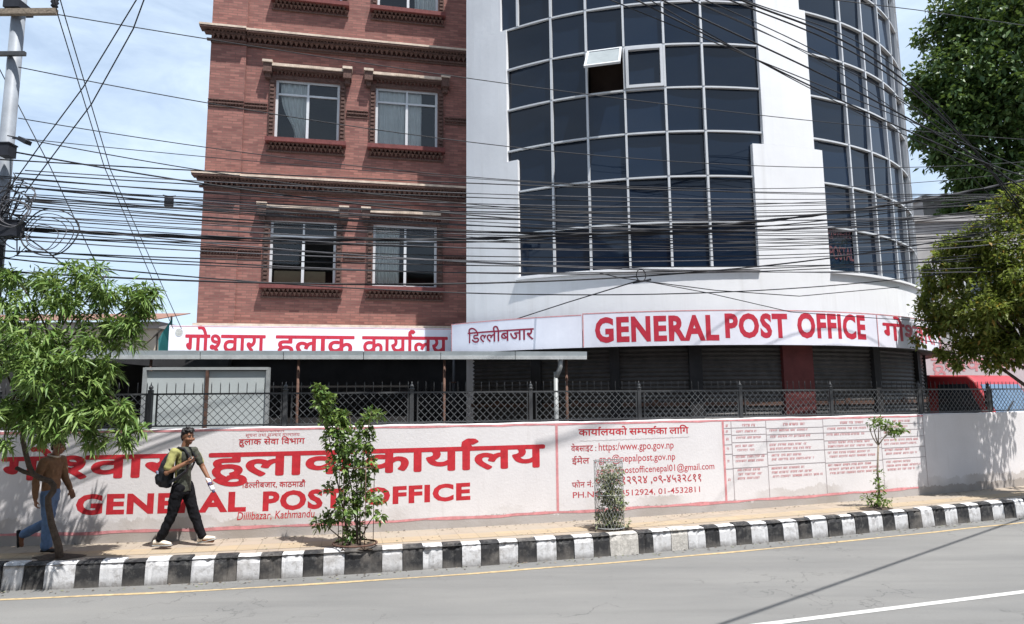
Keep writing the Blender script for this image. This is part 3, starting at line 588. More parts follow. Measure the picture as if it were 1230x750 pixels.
def wavy(mb, x0, x1, y, z0, z1, k, amp, gather=None, m=0):
    nx, nz_ = 60, 14; V = []; F = []
    for j in range(nz_ + 1):
        tz = j / nz_
        for i in range(nx + 1):
            tx = i / nx; xx = x0 + (x1 - x0) * tx
            if gather is not None: s = 1 - .62 * math.exp(-((tz - .12) / .35) ** 2); xx = gather + (xx - gather) * s
            V.append((xx, y + amp * math.sin(tx * k * 6.28 + math.sin(tx * 9) * 1.2) * (1.1 - .3 * tz), z0 + (z1 - z0) * tz))
    for j in range(nz_):
        for i in range(nx): a = j * (nx + 1) + i; F.append((a, a + 1, a + nx + 2, a + nx + 1))
    mb.add(V, F, m, True)
for r, (z0, z1) in enumerate(wz):
    for c, (a, b) in enumerate(wins):
        f = MB(); y0, y1 = .06, .12; A, B = L(z0), L(z1); mid = (a + b) / 2; tr = A + (B - A) * .765
        for xa, xb, za, zb3 in ((a, a + .07, A, B), (b - .07, b, A, B), (a + .07, b - .07, A, A + .07), (a + .07, b - .07, B - .06, B)): f.box(xa + .002, xb - .002, y0, y1, za + .002, zb3 - .002)
        f.box(a + .07, b - .07, y0 - .004, y1, tr - .025, tr + .025); f.box(mid - .035, mid + .035, y0 - .008, y1, A + .07, tr - .025); f.box(mid - .025, mid + .025, y0 - .004, y1, tr + .025, B - .06)
        wn_ = f.build('window', M['alu'], bb, False)
        gl = MB(); gl.add([(a + .03, .095, A + .03), (b - .03, .095, A + .03), (b - .03, .098, B - .03), (a + .03, .098, B - .03)], [(0, 1, 2, 3)]); gl.build('pane', M['glass'], wn_, False)
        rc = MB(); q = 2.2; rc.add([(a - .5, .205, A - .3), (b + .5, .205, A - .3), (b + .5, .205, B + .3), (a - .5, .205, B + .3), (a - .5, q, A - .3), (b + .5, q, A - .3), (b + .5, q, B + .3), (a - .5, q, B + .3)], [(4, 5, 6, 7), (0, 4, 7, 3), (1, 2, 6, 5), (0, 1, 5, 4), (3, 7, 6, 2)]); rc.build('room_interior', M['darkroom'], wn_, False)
        cu = MB()
        if (r, c) == (1, 0): wavy(cu, a + .12, mid + .02, .165, A, B - .02, 6, .03, gather=a + .75)
        elif (r, c) == (1, 1): wavy(cu, a + .05, mid + .42, .16, A, B - .02, 10, .02)
        elif (r, c) == (0, 1): wavy(cu, a + .03, mid - .15, .22, A, B - .02, 9, .03)
        elif (r, c) == (2, 1): wavy(cu, mid + .2, b - .03, .25, A, B, 6, .03)
        if cu.v: cu.build('curtain', M['curtain'], wn_, False)
        if (r, c) == (0, 0): cbx = MB(); cbx.box(a + .1, b - .28, .22, .5, A, A + .42); cbx.build('board', M['cardboard'], wn_, False)
        su = MB()
        for xa, xb in ((a - .16, a - .001), (b + .001, b + .16)):      # carved jambs
            su.box(xa, xb, -.05, -.001, A - .02, B + .06)
            k = int((B - A) / .11)
            for i in range(k): zc = A + .03 + i * .11; su.box(xa + .03, xb - .03, -.085, -.05, zc, zc + .06)
        su.box(a + .0, b - .0, -.03, -.001, B, B + .10); teeth(su, a, b, -.002, B + .10, B + .20, .10, .09)
        su.box(a - .25, b + .25, -.2, -.002, B + .205, B + .26)
        for xa in (a - .31, b + .09): su.box(xa, xa + .22, -.25, -.003, B + .08, B + .33); su.box(xa + .04, xa + .18, -.16, -.003, B - .05, B + .08); teeth(su, xa, xa + .22, -.2, B + .1, B + .2, .07, .03)
        su.build('window_surround', M['dentil'], wn_, False)
        hd = MB(); hd.box(a - .085, b + .085, -.24, -.004, B + .262, B + .34)
        for xa in (a - .33, b + .07): hd.box(xa, xa + .26, -.29, -.004, B + .332, B + .40)
        k = 14
        for i in range(k): xa = mid - .35 + i * .05; hd.box(xa, xa + .03, -.255, -.24, B + .265, B + .335)
        hd.build('lintel_ledge', M['ledge'], wn_, False)
        sl = MB(); sl.box(a - .2, b + .2, -.22, .06, A - .115, A - .002); s_ = sl.build('sill', M['sill'], wn_, False)
        sk = MB(); sk.box(a - .18, b + .18, -.05, -.002, A - .36, A - .32); teeth(sk, a - .17, b + .17, -.003, A - .31, A - .21, .115, .12); teeth(sk, a - .17 + .06, b + .17 - .06, -.003, A - .22, A - .125, .115, .14); sk.build('sill_teeth', M['dentil'], s_, False)
fl = MB(); fl.box(XL - .04, .05, -.3, -.002, L(4.37), L(4.43)); fl.build('flashing', M['ledge'], bb, False)

# ================================================================== ROUND TOWER
TC = np.array([4.28, 23.02]); TR = 8.53
tw_ = empty('round_office_tower', (TC[0], TC[1], ZS - .05), 'white round corner tower with dark gridded glass walls', 'building')
def cyl(a, r, z): t = R_(a); return (r * math.sin(t), -r * math.cos(t), z - BZ)
def shell(mb, a0, a1, r0, r1, z0, z1, m=0, step=2.0):
    n = max(1, int(math.ceil(abs(a1 - a0) / step))); V = []; F = []
    for i in range(n + 1):
        a = a0 + (a1 - a0) * i / n; V += [cyl(a, r1, z0), cyl(a, r1, z1), cyl(a, r0, z1), cyl(a, r0, z0)]
    for i in range(n):
        for j in range(4): p, q = i * 4 + j, i * 4 + (j + 1) % 4; F.append((p, p + 4, q + 4, q))
    F += [(0, 1, 2, 3), tuple(n * 4 + k for k in (3, 2, 1, 0))]
    mb.add(V, F, m)
ZT = 16.4; Z1, Z2 = 8.22, 11.67; G0 = 5.31; DG = 1.06
sh = MB()
shell(sh, -39.4, 118, TR - .3, TR, 4.0, G0 - .06)
shell(sh, -39.4, -28.8, TR - .28, TR, G0 - .058, Z1); shell(sh, -39.4, -30.8, TR - .281, TR, Z1 + .001, Z2); shell(sh, -39.4, -31.9, TR - .282, TR, Z2 + .001, ZT)
shell(sh, 8.35, 20.9, TR - .28, TR, G0 - .058, Z1 - .02); shell(sh, 10.25, 19.35, TR - .281, TR, Z1 - .019, Z2); shell(sh, 10.25, 18.2, TR - .282, TR, Z2 + .001, ZT)
# flank returning to the brick block
x_, y_, _ = cyl(-39.4, TR, 0); sh.box(x_ - .0, x_ + .25, y_ + .02, y_ + 3.2, L(.4), L(ZT))
sh.build('tower_wall', M['white'], tw_, False)
stl = MB(); shell(stl, -29.2, 8.4, TR - .2, TR + .07, G0 - .055, G0 - .005); shell(stl, 20.85, 112, TR - .2, TR + .07, G0 - .055, G0 - .005); stl.build('glazing_ledge', M['white'], tw_, False)
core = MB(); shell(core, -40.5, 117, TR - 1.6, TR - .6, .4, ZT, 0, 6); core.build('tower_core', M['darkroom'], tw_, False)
def curtain(name, alist, a0f, a1f, label):
    fr = MB(); nrow = 10; RG = TR - .09
    zl = [G0 + DG * k for k in range(nrow + 1)]
    def rng_(z): return a0f(z), a1f(z)
    for k, z in enumerate(zl):                    # transoms
        a0, a1 = rng_(z + .02 if k else z + .02); shell(fr, a0, a1, RG - .02, RG + .055, z - (.019 if k else 0), z + .019 if k else z + .04)
    for a in alist:
        for k in range(nrow):
            a0, a1 = rng_(zl[k] + .5)
            if not (a0 + .3 < a < a1 - .3) or (a < -25 and k < 6): continue
            da = .024 / TR * 57.3; shell(fr, a - da, a + da, RG - .021, RG + .072, zl[k] + .02, zl[k + 1] - .02)
    cw = fr.build(name, M['alu'], tw_, False)
    for k in range(nrow):
        for zs in ([(zl[k], zl[k + 1])] if k != 2 else [(zl[k], zl[k + 1])]):
            a0, a1 = rng_(zl[k] + .4)
            ee = [a0] + [a for a in alist if a0 + .3 < a < a1 - .3 and not (a < -25 and k < 6)] + [a1]
            if zl[k] > 13.2: continue
            for b0, b1 in zip(ee[:-1], ee[1:]):
                if b1 > 72: continue
                if name_open and k == 4 and abs(b0 - OPEN[0]) < 1: continue
                p = MB(); t1, t2 = rng.normal(0, .013, 2)
                z0, z1 = zl[k], zl[k + 1]; q = [(b0, z0, -t1 - t2), (b1, z0, -t1 + t2), (b1, z1, t1 + t2), (b0, z1, t1 - t2)]
                p.add([cyl(a, RG - .01 + e, z) for a, z, e in q], [(0, 1, 2, 3)]); p.build('pane', M['tinted'], cw, False)
    return cw
OPEN = (-16.9, -10.95); name_open = True
cw1 = curtain('curtain_wall', [-28.75, -22.75, -16.9, -10.95, -4.75, 1.15], lambda z: -28.8 if z < Z1 - .2 else (-30.8 if z < Z2 - .1 else -31.9), lambda z: 8.35 if z < Z1 - .2 else 10.25, 'left')
name_open = False
cw2 = curtain('curtain_wall', [20.9 + 6.5, 33.6, 39.9, 46.2, 52.5, 58.8, 65.1, 72, 80, 90, 100], lambda z: 20.9 if z < Z1 - .2 else (19.35 if z < Z2 - .1 else 18.2), lambda z: 112, 'right')
# small infill glass below the step
for cwp, a0, a1 in ((cw1, -30.8, -28.8), (cw1, 8.35, 10.25), (cw2, 19.35, 20.9)):
    p = MB(); p.add([cyl(a0, TR - .1, Z1 - .02), cyl(a1, TR - .1, Z1 - .02), cyl(a1, TR - .1, G0 + 3 * DG), cyl(a0, TR - .1, G0 + 3 * DG)], [(0, 1, 2, 3)]); p.build('pane', M['tinted'], cwp, False)
# open awning window and its framed neighbour
zh, zl_ = G0 + 5 * DG - .03, G0 + 4 * DG
ow = MB(); a0, a1 = OPEN[0] + .25, OPEN[1] - .25; HT = 1.0; ang = R_(44)
def awn(t, u):                                   # t 0..1 across, u 0..1 down the sash
    a = a0 + (a1 - a0) * t; r = TR + .02 + math.sin(ang) * HT * u; z = zh - math.cos(ang) * HT * u
    x, y, zz_ = cyl((a0 + a1) / 2, r - TR, z); e0, e1 = np.array(cyl(a0, TR, 0)), np.array(cyl(a1, TR, 0)); e = e0 + (e1 - e0) * t; return (e[0] + x, e[1] + y, zz_)
nrm = np.array(cyl((a0 + a1) / 2, 1, BZ)) * math.cos(ang) + np.array([0, 0, math.sin(ang)])
def slab(mb, t0, t1, u0, u1, th, m=0):
    q = [np.array(awn(t, u)) for t, u in ((t0, u0), (t1, u0), (t1, u1), (t0, u1))]; mb.add([p - nrm * th / 2 for p in q] + [p + nrm * th / 2 for p in q], [(0, 1, 2, 3)[::-1], (4, 5, 6, 7), (0, 1, 5, 4), (1, 2, 6, 5), (2, 3, 7, 6), (3, 0, 4, 7)], m)
for t0, t1, u0, u1 in ((0, .06, 0, 1), (.94, 1, 0, 1), (.06, .94, 0, .06), (.06, .94, .94, 1)): slab(ow, t0, t1, u0, u1, .05)
osash = ow.build('opening_sash', M['alu'], cw1, False)
og = MB(); slab(og, .05, .95, .05, .95, .012); og.build('sash_glass', mat('pale_sash_glass', (.30, .33, .34), .2, .15, 3, spec=.6), osash, False)
rv = MB(); rv.add([cyl(OPEN[0], TR - .55, zl_), cyl(OPEN[1], TR - .55, zl_), cyl(OPEN[1], TR - .55, zh), cyl(OPEN[0], TR - .55, zh)], [(0, 1, 2, 3)]); rv.build('room_interior', mat('dark_brown_recess', (.045, .028, .02), .9, .2, 3), cw1, False)  # flat dark brown sheet painted as the dim room behind the opening
fs = MB(); b0, b1 = -10.95 + .22, -4.75 - .22
for x0_, x1_, za, zb4 in ((b0, b0 + .45, zl_ + .03, zh), (b1 - .45, b1, zl_ + .03, zh), (b0 + .45, b1 - .45, zl_ + .03, zl_ + .10), (b0 + .45, b1 - .45, zh - .07, zh)): shell(fs, x0_, x1_, TR - .085, TR + .012, za, zb4)
fs.build('fixed_sash', M['alu'], cw1, False)
def cylsurf(r):
    return lambda a, z, off: tuple(np.array(cyl(a, r + off, z)))
pl = MB(); lay(pl, text_geo('POSTAL', offset=.01), cylsurf(TR - .09), 21.6, 26.9, G0 + .32, G0 + .62, CAP, off=.008); pl.build('window_lettering', mat('dull_red_film', (.12, .045, .05), .6, .2, 8), cw2, False); pl = MB(); lay(pl, compose(['गुण', ('half', 'स', .7), 'तर']), cylsurf(TR - .09), 21.4, 26.6, G0 + .86, G0 + 1.02, HL, .012, off=.01); pl.build('window_lettering', mat('dull_red_film', (.10, .035, .04), .6, .2, 8), cw2, False)
# ground storey: shutters, pillars, overhang
of_ = MB(); shell(of_, -41, 112, 7.6, TR + .30, 3.60, 3.72, 0); of_.build('overhang_slab', M['soffit'], tw_, False)
RS = TR - .12
for a0, a1 in ((-40, -27), (-25.4, -14.5), (-13, -2.9), (-1.0, 11.4), (16.6, 29.5), (31.3, 46), (48, 62), (64, 80)):
    s = MB(); k = 34; z0, z1 = ZS, 3.58; V = []; F = []; n = 6
    for j in range(k + 1):
        z = z0 + (z1 - z0) * j / k
        for dz, dr in ((0, -.02), (.045, .012)):
            for i in range(n + 1): V.append(cyl(a0 + (a1 - a0) * i / n, RS + dr, min(z + dz, z1 + .01)))
    for j in range(2 * k + 1):
        for i in range(n): a = j * (n + 1) + i; F.append((a, a + 1, a + n + 2, a + n + 1))
    s.add(V, F); sh_o = s.build('roller_shutter', M['shutter'], tw_, False)
    s = MB(); shell(s, a0 + .1, a1 - .1, RS + .013, RS + .035, 2.28, 2.36); shell(s, (a0 + a1) / 2 - .5, (a0 + a1) / 2 + .5, RS + .036, RS + .06, 2.30, 2.42); s.build('lock_bar', M['rust'], sh_o, False)
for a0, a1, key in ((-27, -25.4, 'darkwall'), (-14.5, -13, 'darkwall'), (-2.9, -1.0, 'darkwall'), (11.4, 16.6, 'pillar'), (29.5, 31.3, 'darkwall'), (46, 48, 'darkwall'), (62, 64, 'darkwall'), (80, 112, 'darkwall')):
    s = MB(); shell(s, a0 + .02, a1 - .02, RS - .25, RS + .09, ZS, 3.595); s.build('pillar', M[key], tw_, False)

# ================================================================== SIGN BOARDS
RF = TR + .30
def board(a0, a1, label, texts, zt=4.325):
    root = empty('sign_board', (*(np.array(cyl((a0 + a1) / 2, RF, 0))[:2] + TC), 3.57), label, 'sign', 'curved fascia sign boards')
    b = MB(); shell(b, a0 + .03, a1 - .03, RF + .0, RF + .05, 3.57, zt); 
    def wv(mb):
        mb.v = [(p[0] + TC[0], p[1] + TC[1], p[2] + BZ) for p in mb.v]
    wv(b); b.build('board', M['sign'], root)
    e = MB(); shell(e, a0 + .03, a1 - .03, RF + .05, RF + .053, zt - .022, zt - .002); shell(e, a0 + .04, a0 + .18, RF + .0502, RF + .0534, 3.58, zt - .03); wv(e); e.build('border_line', M['pink'], root)
    for VF, ua, ub, z0, z1, yref, bold, mm in texts:
        t_ = MB(); lay(t_, VF, cylsurf(RF + .05), ua, ub, z0, z1, yref, bold, off=.0015); wv(t_); t_.build('lettering', M[mm], root)
    return root
board(-40.6, -18.0, 'white curved board between brick block and English name, lettered in small maroon Devanagari', [(compose(['िड', ('half', 'ल', .66), 'लीबजार']), -37.0, -25.3, 3.80, 4.05, HL, .012, 'maroon')], 4.30)
gpo = [(text_geo('GENERAL', offset=.042, space=1.1), -16.15, .85, 3.695, 4.185, CAP, 0, 'signred'), (text_geo('POST', offset=.042, space=1.1), 1.7, 10.8, 3.745, 4.215, CAP, 0, 'signred'), (text_geo('OFFICE', offset=.042, space=1.08), 12.3, 24.5, 3.75, 4.24, CAP, 0, 'signred')]
board(-17.95, 27.0, 'white curved fascia board reading GENERAL POST OFFICE in bold red capitals', gpo)
board(27.05, 92, 'white curved board with red Devanagari lettering partly behind the olive tree', [(compose(GOSH, .1), 28.5, 47.5, 3.74, 4.12, HL, .022, 'signred'), (compose(HUL, .1), 50.5, 66, 3.74, 4.12, HL, .022, 'signred')])
fsb = empty('sign_board', (P0[0] - 3.7 * math.cos(YAW), P0[1] - 3.7 * math.sin(YAW), 3.4), 'long flat white board under the brick facade, red Devanagari half hidden by tin roof', 'sign', rz=YAW)
def loc(s, y, z): return (s + 3.7, y, z - 3.4)
b = MB(); b.box(-7.47 + 3.7, -.42 + 3.7, -.36, -.31, .31, 4.36 - 3.4); b.build('board', M['sign'], fsb, False)
flat = lambda s, z, off: loc(s, -.36 - off, z)
t_ = MB()
for tk, a, b_2 in ((GOSH, -7.08, -5.2), (HUL, -4.93, -3.0), (KAR, -2.78, -.56)): lay(t_, compose(tk, .1), flat, a, b_2, 3.62, 4.12, HL, .018, off=.0015, cut=.16)
t_.build('lettering', M['signred'], fsb, False)
e = MB(); e.box(-7.45 + 3.7, -.44 + 3.7, -.363, -.3602, .93, .945); e.build('border_line', M['pink'], fsb, False)
em = MB(); em.rings([((*flat(-7.24, 4.18, .004)[:1], flat(-7.24, 4.18, d)[1], 4.18 - 3.4), (.09, 0, 0), (0, 0, .10)) for d in (.002, .006)], smooth=False); em.build('emblem', mat('grey_emblem', (.42, .42, .40), .7, .4, 40), fsb, False)
gp = empty('drain_pipe', (-1.62, 17.75, 3.3), 'thin dark downpipe in the corner between the two sign boards', 'pipe'); q = MB(); q.tube([(-1.58, 17.78, .4), (-1.56, 17.78, 4.5)], .035); q.build('pipe', M['iron'], gp)
q = MB(); [q.box(-1.64, -1.5, 17.72, 17.84, z, z + .03) for z in (1.5, 2.9, 4.2)]; q.build('bracket', M['rust'], gp)

# ================================================================== TIN CANOPY
cl, crr = np.array([-8.6, 11.75]), np.array([1.5, 13.4]); dv = (crr - cl) / np.linalg.norm(crr - cl); nv = np.array([-dv[1], dv[0]])
can = empty('tin_canopy', (-3.5, 12.6, ZS), 'long grey tin lean-to roof on thin posts behind the mesh fence', 'canopy')
LC = np.linalg.norm(crr - cl); c_ = MB(); V = []; F = []; nn = int(LC / .04)
def dep(s):                                      # depth of the roof at s: up to the sign boards
    x = cl[0] + dv[0] * s; t = 0
    y_brick = P0[1] + math.tan(YAW) * (x - P0[0]) - .45
    P = cl + dv * s; y = y_brick
    if x > -2.2: y = min(y, TC[1] - math.sqrt((TR + .42) ** 2 - (x - TC[0]) ** 2) if abs(x - TC[0]) < TR + .4 else y)
    return max(.25, (y - P[1]) - .1)
for i in range(nn + 1):
    s = LC * i / nn; P = cl + dv * s; wv_ = .012 * math.sin(i * 1.57); D = dep(s)
    V += [(P[0], P[1], 3.385 + wv_), (P[0], P[1] + D, 3.385 + .055 * D + wv_)]
for i in range(nn): F.append((2 * i, 2 * i + 2, 2 * i + 3, 2 * i + 1))
c_.add(V, F); c_.build('roof_sheet', M['tin'], can)
ft = MB()
A3, B3 = (*(cl - nv * .03), 3.395), (*(crr - nv * .03), 3.35)
for k in range(7):
    s0, s1 = LC * k / 7, LC * (k + 1) / 7 - .012; z = 3.40 - .0 * k
    for (o, za, zb5, mk) in ((-.035, .0, .085, 1), (-.028, .085, .155, 0)):
        p, q = cl + dv * s0 + nv * o, cl + dv * s1 + nv * o
        ft.add([(*p, z - zb5), (*q, z - zb5), (*(q - nv * .012), z - za), (*(p - nv * .012), z - za), (*(p + nv * .012), z - zb5), (*(q + nv * .012), z - zb5), (*(q + nv * .01), z - za), (*(p + nv * .01), z - za)], [(0, 1, 2, 3), (5, 4, 7, 6), (3, 2, 6, 7), (1, 0, 4, 5), (0, 3, 7, 4), (2, 1, 5, 6)], mk)
ft.build('eave_flashing', [M['tinlight'], M['tin']], can)
for s in (LC - .62, LC - 3.05 + .2, LC - 5.6, LC - 8.2):
    P = cl + dv * s + nv * .12; p = MB(); big = s > LC - 1
    p.tube([(*P, ZS), (*P, 3.0 if big else 3.3)], .045 if big else .025, 10)
    if big: p.tube([(P[0], P[1], 2.9), (P[0] + .06, P[1] - .03, 3.02), (P[0] + .09, P[1] - .05, 3.1), (P[0] + .09, P[1] - .05, 3.25)], .05, 10); p.tube([(P[0] + .22, P[1] + .1, ZS), (P[0] + .22, P[1] + .1, 3.3)], .03, 8, 1)
    p.build('canopy_post', [M['post'], M['rust']] if big else M['rust'], can)
bk = MB(); P1, P2 = cl + np.array([.2, 0]), cl + np.array([.2, 0]); bk.box(cl[0] + .1, cl[0] + .2, cl[1] + .4, cl[1] + 5, ZS, 3.3); bk.build('dark_end_screen', M['darkwall'], can); bk = MB(); bk.box(-13.5, -7.2, 16.9, 17.1, ZS, 3.75); bk.build('dark_backing', M['darkwall'], can)  # dark end and back sheets added to keep the space under the roof black
# pale sheet partition standing under the canopy edge
ps = empty('sheet_partition', (-5.4, 12.0, ZS), 'pale grey sheet metal partition in two panels under the tin canopy edge', 'partition')
pa, pb = at(174, 470, 11.82), at(322, 470, 12.18); pm = (pa + pb) / 2 * np.array([1, 1, 0])
for a, b, nm in ((pa, pm, 0), (pm, pb, 1)):
    m_ = MB(); d = (b - a); d[2] = 0; d /= np.linalg.norm(d); aa, b2 = a[:2] + d[:2] * .02, b[:2] - d[:2] * .02
    zt = 3.02
    m_.add([(*aa, 1.2), (*b2, 1.2), (*b2, zt), (*aa, zt), (aa[0], aa[1] + .04, 1.2), (b2[0], b2[1] + .04, 1.2), (b2[0], b2[1] + .04, zt), (aa[0], aa[1] + .04, zt)], [(0, 1, 2, 3), (5, 4, 7, 6), (3, 2, 6, 7), (0, 3, 7, 4), (1, 5, 6, 2)])
    m_.build('sheet_panel', M['panel'], ps)
fr = MB()
for p in (pa, pb): fr.bar((p[0], p[1] - .02, ZS), (p[0], p[1] - .02, 3.08), .06, .06)
fr.bar((pa[0], pa[1] - .02, 3.06), (pb[0], pb[1] - .02, 3.06), .06, .05); fr.build('frame', M['post'], ps)
fr = MB(); fr.bar((pm[0], pm[1] - .03, ZS), (pm[0], pm[1] - .03, 3.03), .045, .045); fr.build('centre_post', M['rust'], ps)

# ================================================================== BACKGROUND BUILDINGS
def block(name, label, x0, x1, y0, y1, z1, mkey, wins, rz=0, parap=.25):
    r = empty(name, ((x0 + x1) / 2, y0, 0), label, 'building'); b = MB(); b.box(x0, x1, y0, y1, -.03, z1); b.build('wall', M[mkey], r)
    p = MB(); p.box(x0 - .12, x1 + .12, y0 - .15, y1 + .1, z1 + .002, z1 + parap); p.build('roof', M['grey'], r)
    for (wx0, wx1, wz0, wz1) in wins:
        f = MB()
        for a, b_, c, d in ((wx0 - .06, wx0, wz0 - .06, wz1 + .06), (wx1, wx1 + .06, wz0 - .06, wz1 + .06), (wx0, wx1, wz0 - .06, wz0), (wx0, wx1, wz1, wz1 + .06), ((wx0 + wx1) / 2 - .03, (wx0 + wx1) / 2 + .03, wz0, wz1)): f.box(a, b_, y0 - .06, y0 - .003, c, d)
        fo = f.build('window', M['alu'], r); g_ = MB(); g_.box(wx0, wx1, y0 - .025, y0 - .004, wz0, wz1); g_.build('pane', M['darkglass'], fo)
    return r
pz = lambda y, Y: CAMZ + (474 - y) / FPX * Y * 1.02
rb = block('concrete_building', 'weathered grey concrete building rising behind the olive tree and tower', 15.4, 27, 27, 36, pz(268, 27), 'grey', [(16.2, 17.4, 6.3, 7.6), (18.6, 19.9, 6.3, 7.6), (21, 22.3, 6.3, 7.6), (24, 25.3, 6.3, 7.6)])
block('rooftop_block', 'pale grey stairwell block standing higher behind the grey building', 21.0, 23.6, 33, 37, pz(240, 33), 'grey', [(21.5, 22.2, 10.2, 11.2)], parap=.18)
pw = empty('pink_wall', (17, 24, ZS), 'faded pink compound wall with worn red lettering behind the red truck', 'wall')
b = MB(); b.box(11.6, 23, 23.9, 24.1, ZS - .06, 4.35); b.build('wall', M['pinkwall'], pw)
t_ = MB(); pws = lambda x, z, off: (x, 23.9 - off, z)
lay(t_, compose(['हुलाक']), pws, 15.0, 16.9, 3.3, 3.75, HL, .015); t_.build('lettering', M['pink'], pw); t_ = MB(); lay(t_, compose(['कायालय']), pws, 17.2, 19.6, 3.3, 3.75, HL, .015); t_.build('lettering', M['pink'], pw)
lb = block('plaster_house', 'low beige plaster house behind the left street tree', -24, -13.1, 24.5, 33, 5.15, 'beige', [(-15.4, -14.4, 3.3, 4.5), (-18, -17, 3.3, 4.5), (-21, -20, 3.3, 4.5)])
b = MB(); b.add([(-24.2, 24, 5.42), (-12.9, 24, 5.42), (-12.9, 26.5, 5.95), (-24.2, 26.5, 5.95), (-24.2, 24, 5.45), (-12.9, 24, 5.45), (-12.9, 26.5, 5.98), (-24.2, 26.5, 5.98)], [(3, 2, 1, 0), (4, 5, 6, 7), (0, 1, 5, 4), (1, 2, 6, 5), (2, 3, 7, 6), (3, 0, 4, 7)]); b.build('tin_roof', M['roofred'], lb)
tp = empty('tarpaulin', (-10.3, 19.6, ZS), 'small teal tarpaulin hung on poles left of the brick block', 'tarpaulin')
A = at(178, 420, 19.6); P_ = [at(206, 384, 19.6), at(196, 398, 19.4), at(190, 408, 19.7), at(190, 424, 19.6), at(208, 424, 19.5)]
b = MB(); b.add([p for p in P_] + [p + np.array([.0, .03, 0]) for p in P_], [(0, 1, 2, 3, 4), (9, 8, 7, 6, 5), (0, 5, 6, 1), (1, 6, 7, 2)]); b.build('sheet', M['teal'], tp)
b = MB(); b.tube([at(208, 460, 19.65) * np.array([1, 1, 0]) + np.array([0, 0, ZS]), at(206, 380, 19.65)], .03); b.tube([at(189, 400, 19.75) * np.array([1, 1, 0]) + np.array([0, 0, ZS]), at(189, 400, 19.75)], .03); b.tube([at(170, 418, 19.7), at(194, 396, 19.7)], .025); b.build('pole', M['barkpale'], tp)

# ================================================================== RED TRUCK in the yard
tk = empty('red_truck', (13.9, 18.5, ZS - .02), 'red small truck parked behind the mesh fence under the olive tree', 'truck', rz=R_(24))
tk.scale = (1.14, 1.14, 1.14)
TZ = ZS - .02
b = MB(); hw = .92
prof_ = [(0.0, .45), (-.06, .95), (-.02, 1.35), (.42, 2.20), (.60, 2.36), (1.75, 2.40), (1.85, 2.30), (1.85, .45)]      # y (back), z : cab side outline, front at y=0
V = [(-hw, y, z) for y, z in prof_] + [(hw, y, z) for y, z in prof_]; n_p = len(prof_)
V = [(x * (.93 if z > 1.5 else 1), y, z) for x, y, z in V]
F = [tuple(range(n_p)), tuple(range(2 * n_p - 1, n_p - 1, -1))] + [(i, i + n_p, (i + 1) % n_p + n_p, (i + 1) % n_p) for i in range(n_p)]
b.add(V, F); bo = b.build('cab', M['truckred'], tk, False)
mo = bo.modifiers.new('round', 'BEVEL'); mo.width = .05; mo.segments = 3
def quad_on(mb, pts, th): P = [np.array(p, float) for p in pts]; n = np.cross(P[1] - P[0], P[2] - P[0]); n /= np.linalg.norm(n); mb.add([p for p in P] + [p + n * th for p in P], [(3, 2, 1, 0), (4, 5, 6, 7), (0, 1, 5, 4), (1, 2, 6, 5), (2, 3, 7, 6), (3, 0, 4, 7)])
b = MB(); quad_on(b, [(-.82, .03, 1.42), (.82, .03, 1.42), (.76, .385, 2.13), (-.76, .385, 2.13)], .012); ws = b.build('windscreen', M['screen'], tk, False)
b = MB(); b.bar((-.5, -.0, 1.44), (.05, .13, 1.72), .02); b.bar((.2, -.0, 1.44), (.7, .14, 1.75), .02); b.build('wiper', M['rubber'], tk, False)
for sx in (-1, 1):
    b = MB(); q = [(sx * .915, .30, 1.42), (sx * .915, 1.35, 1.42), (sx * .865, 1.35, 2.15), (sx * .865, .62, 2.15)]; quad_on(b, q if sx < 0 else q[::-1], .014); b.build('side_window', M['darkglass'], tk, False)
    b = MB(); b.bar((sx * .9, .2, 1.75), (sx * 1.12, .05, 1.85), .03); b.box(min(sx * 1.05, sx * 1.23), max(sx * 1.05, sx * 1.23), -.03, .03, 1.62, 1.98); b.build('mirror', M['rubber'], tk, False)
    b = MB(); b.box(min(sx * .5, sx * .85), max(sx * .5, sx * .85), -.09, .02, .78, .98); b.build('headlight', M['lamp'], tk, False)
    for y in (.75, 3.6):
        b = MB(); b.tube([(sx * .70, y, .33), (sx * .92, y, .33)], .33, 20); wh = b.build('wheel', M['rubber'], tk, False); b = MB(); b.tube([(sx * .90, y, .33), (sx * .93, y, .33)], .17, 14); b.build('rim', M['post'], wh, False)
b = MB(); b.box(-.93, .93, -.12, .02, .42, .62); b.build('bumper', M['rubber'], tk, False)
b = MB(); b.box(-.95, .95, 2.0, 4.6, .62, .72); [b.box(x, x + .05, 2.0, 4.6, .72, 1.2) for x in (-.95, .90)]; b.box(-.9, .9, 2.0, 2.05, .72, 1.5); b.box(-.9, .9, 4.55, 4.6, .72, 1.2); b.build('cargo_bed', M['truckred'], tk, False)
b = MB(); b.box(-.4, .4, .1, 4.5, .4, .6); b.build('chassis', M['rubber'], tk, False)

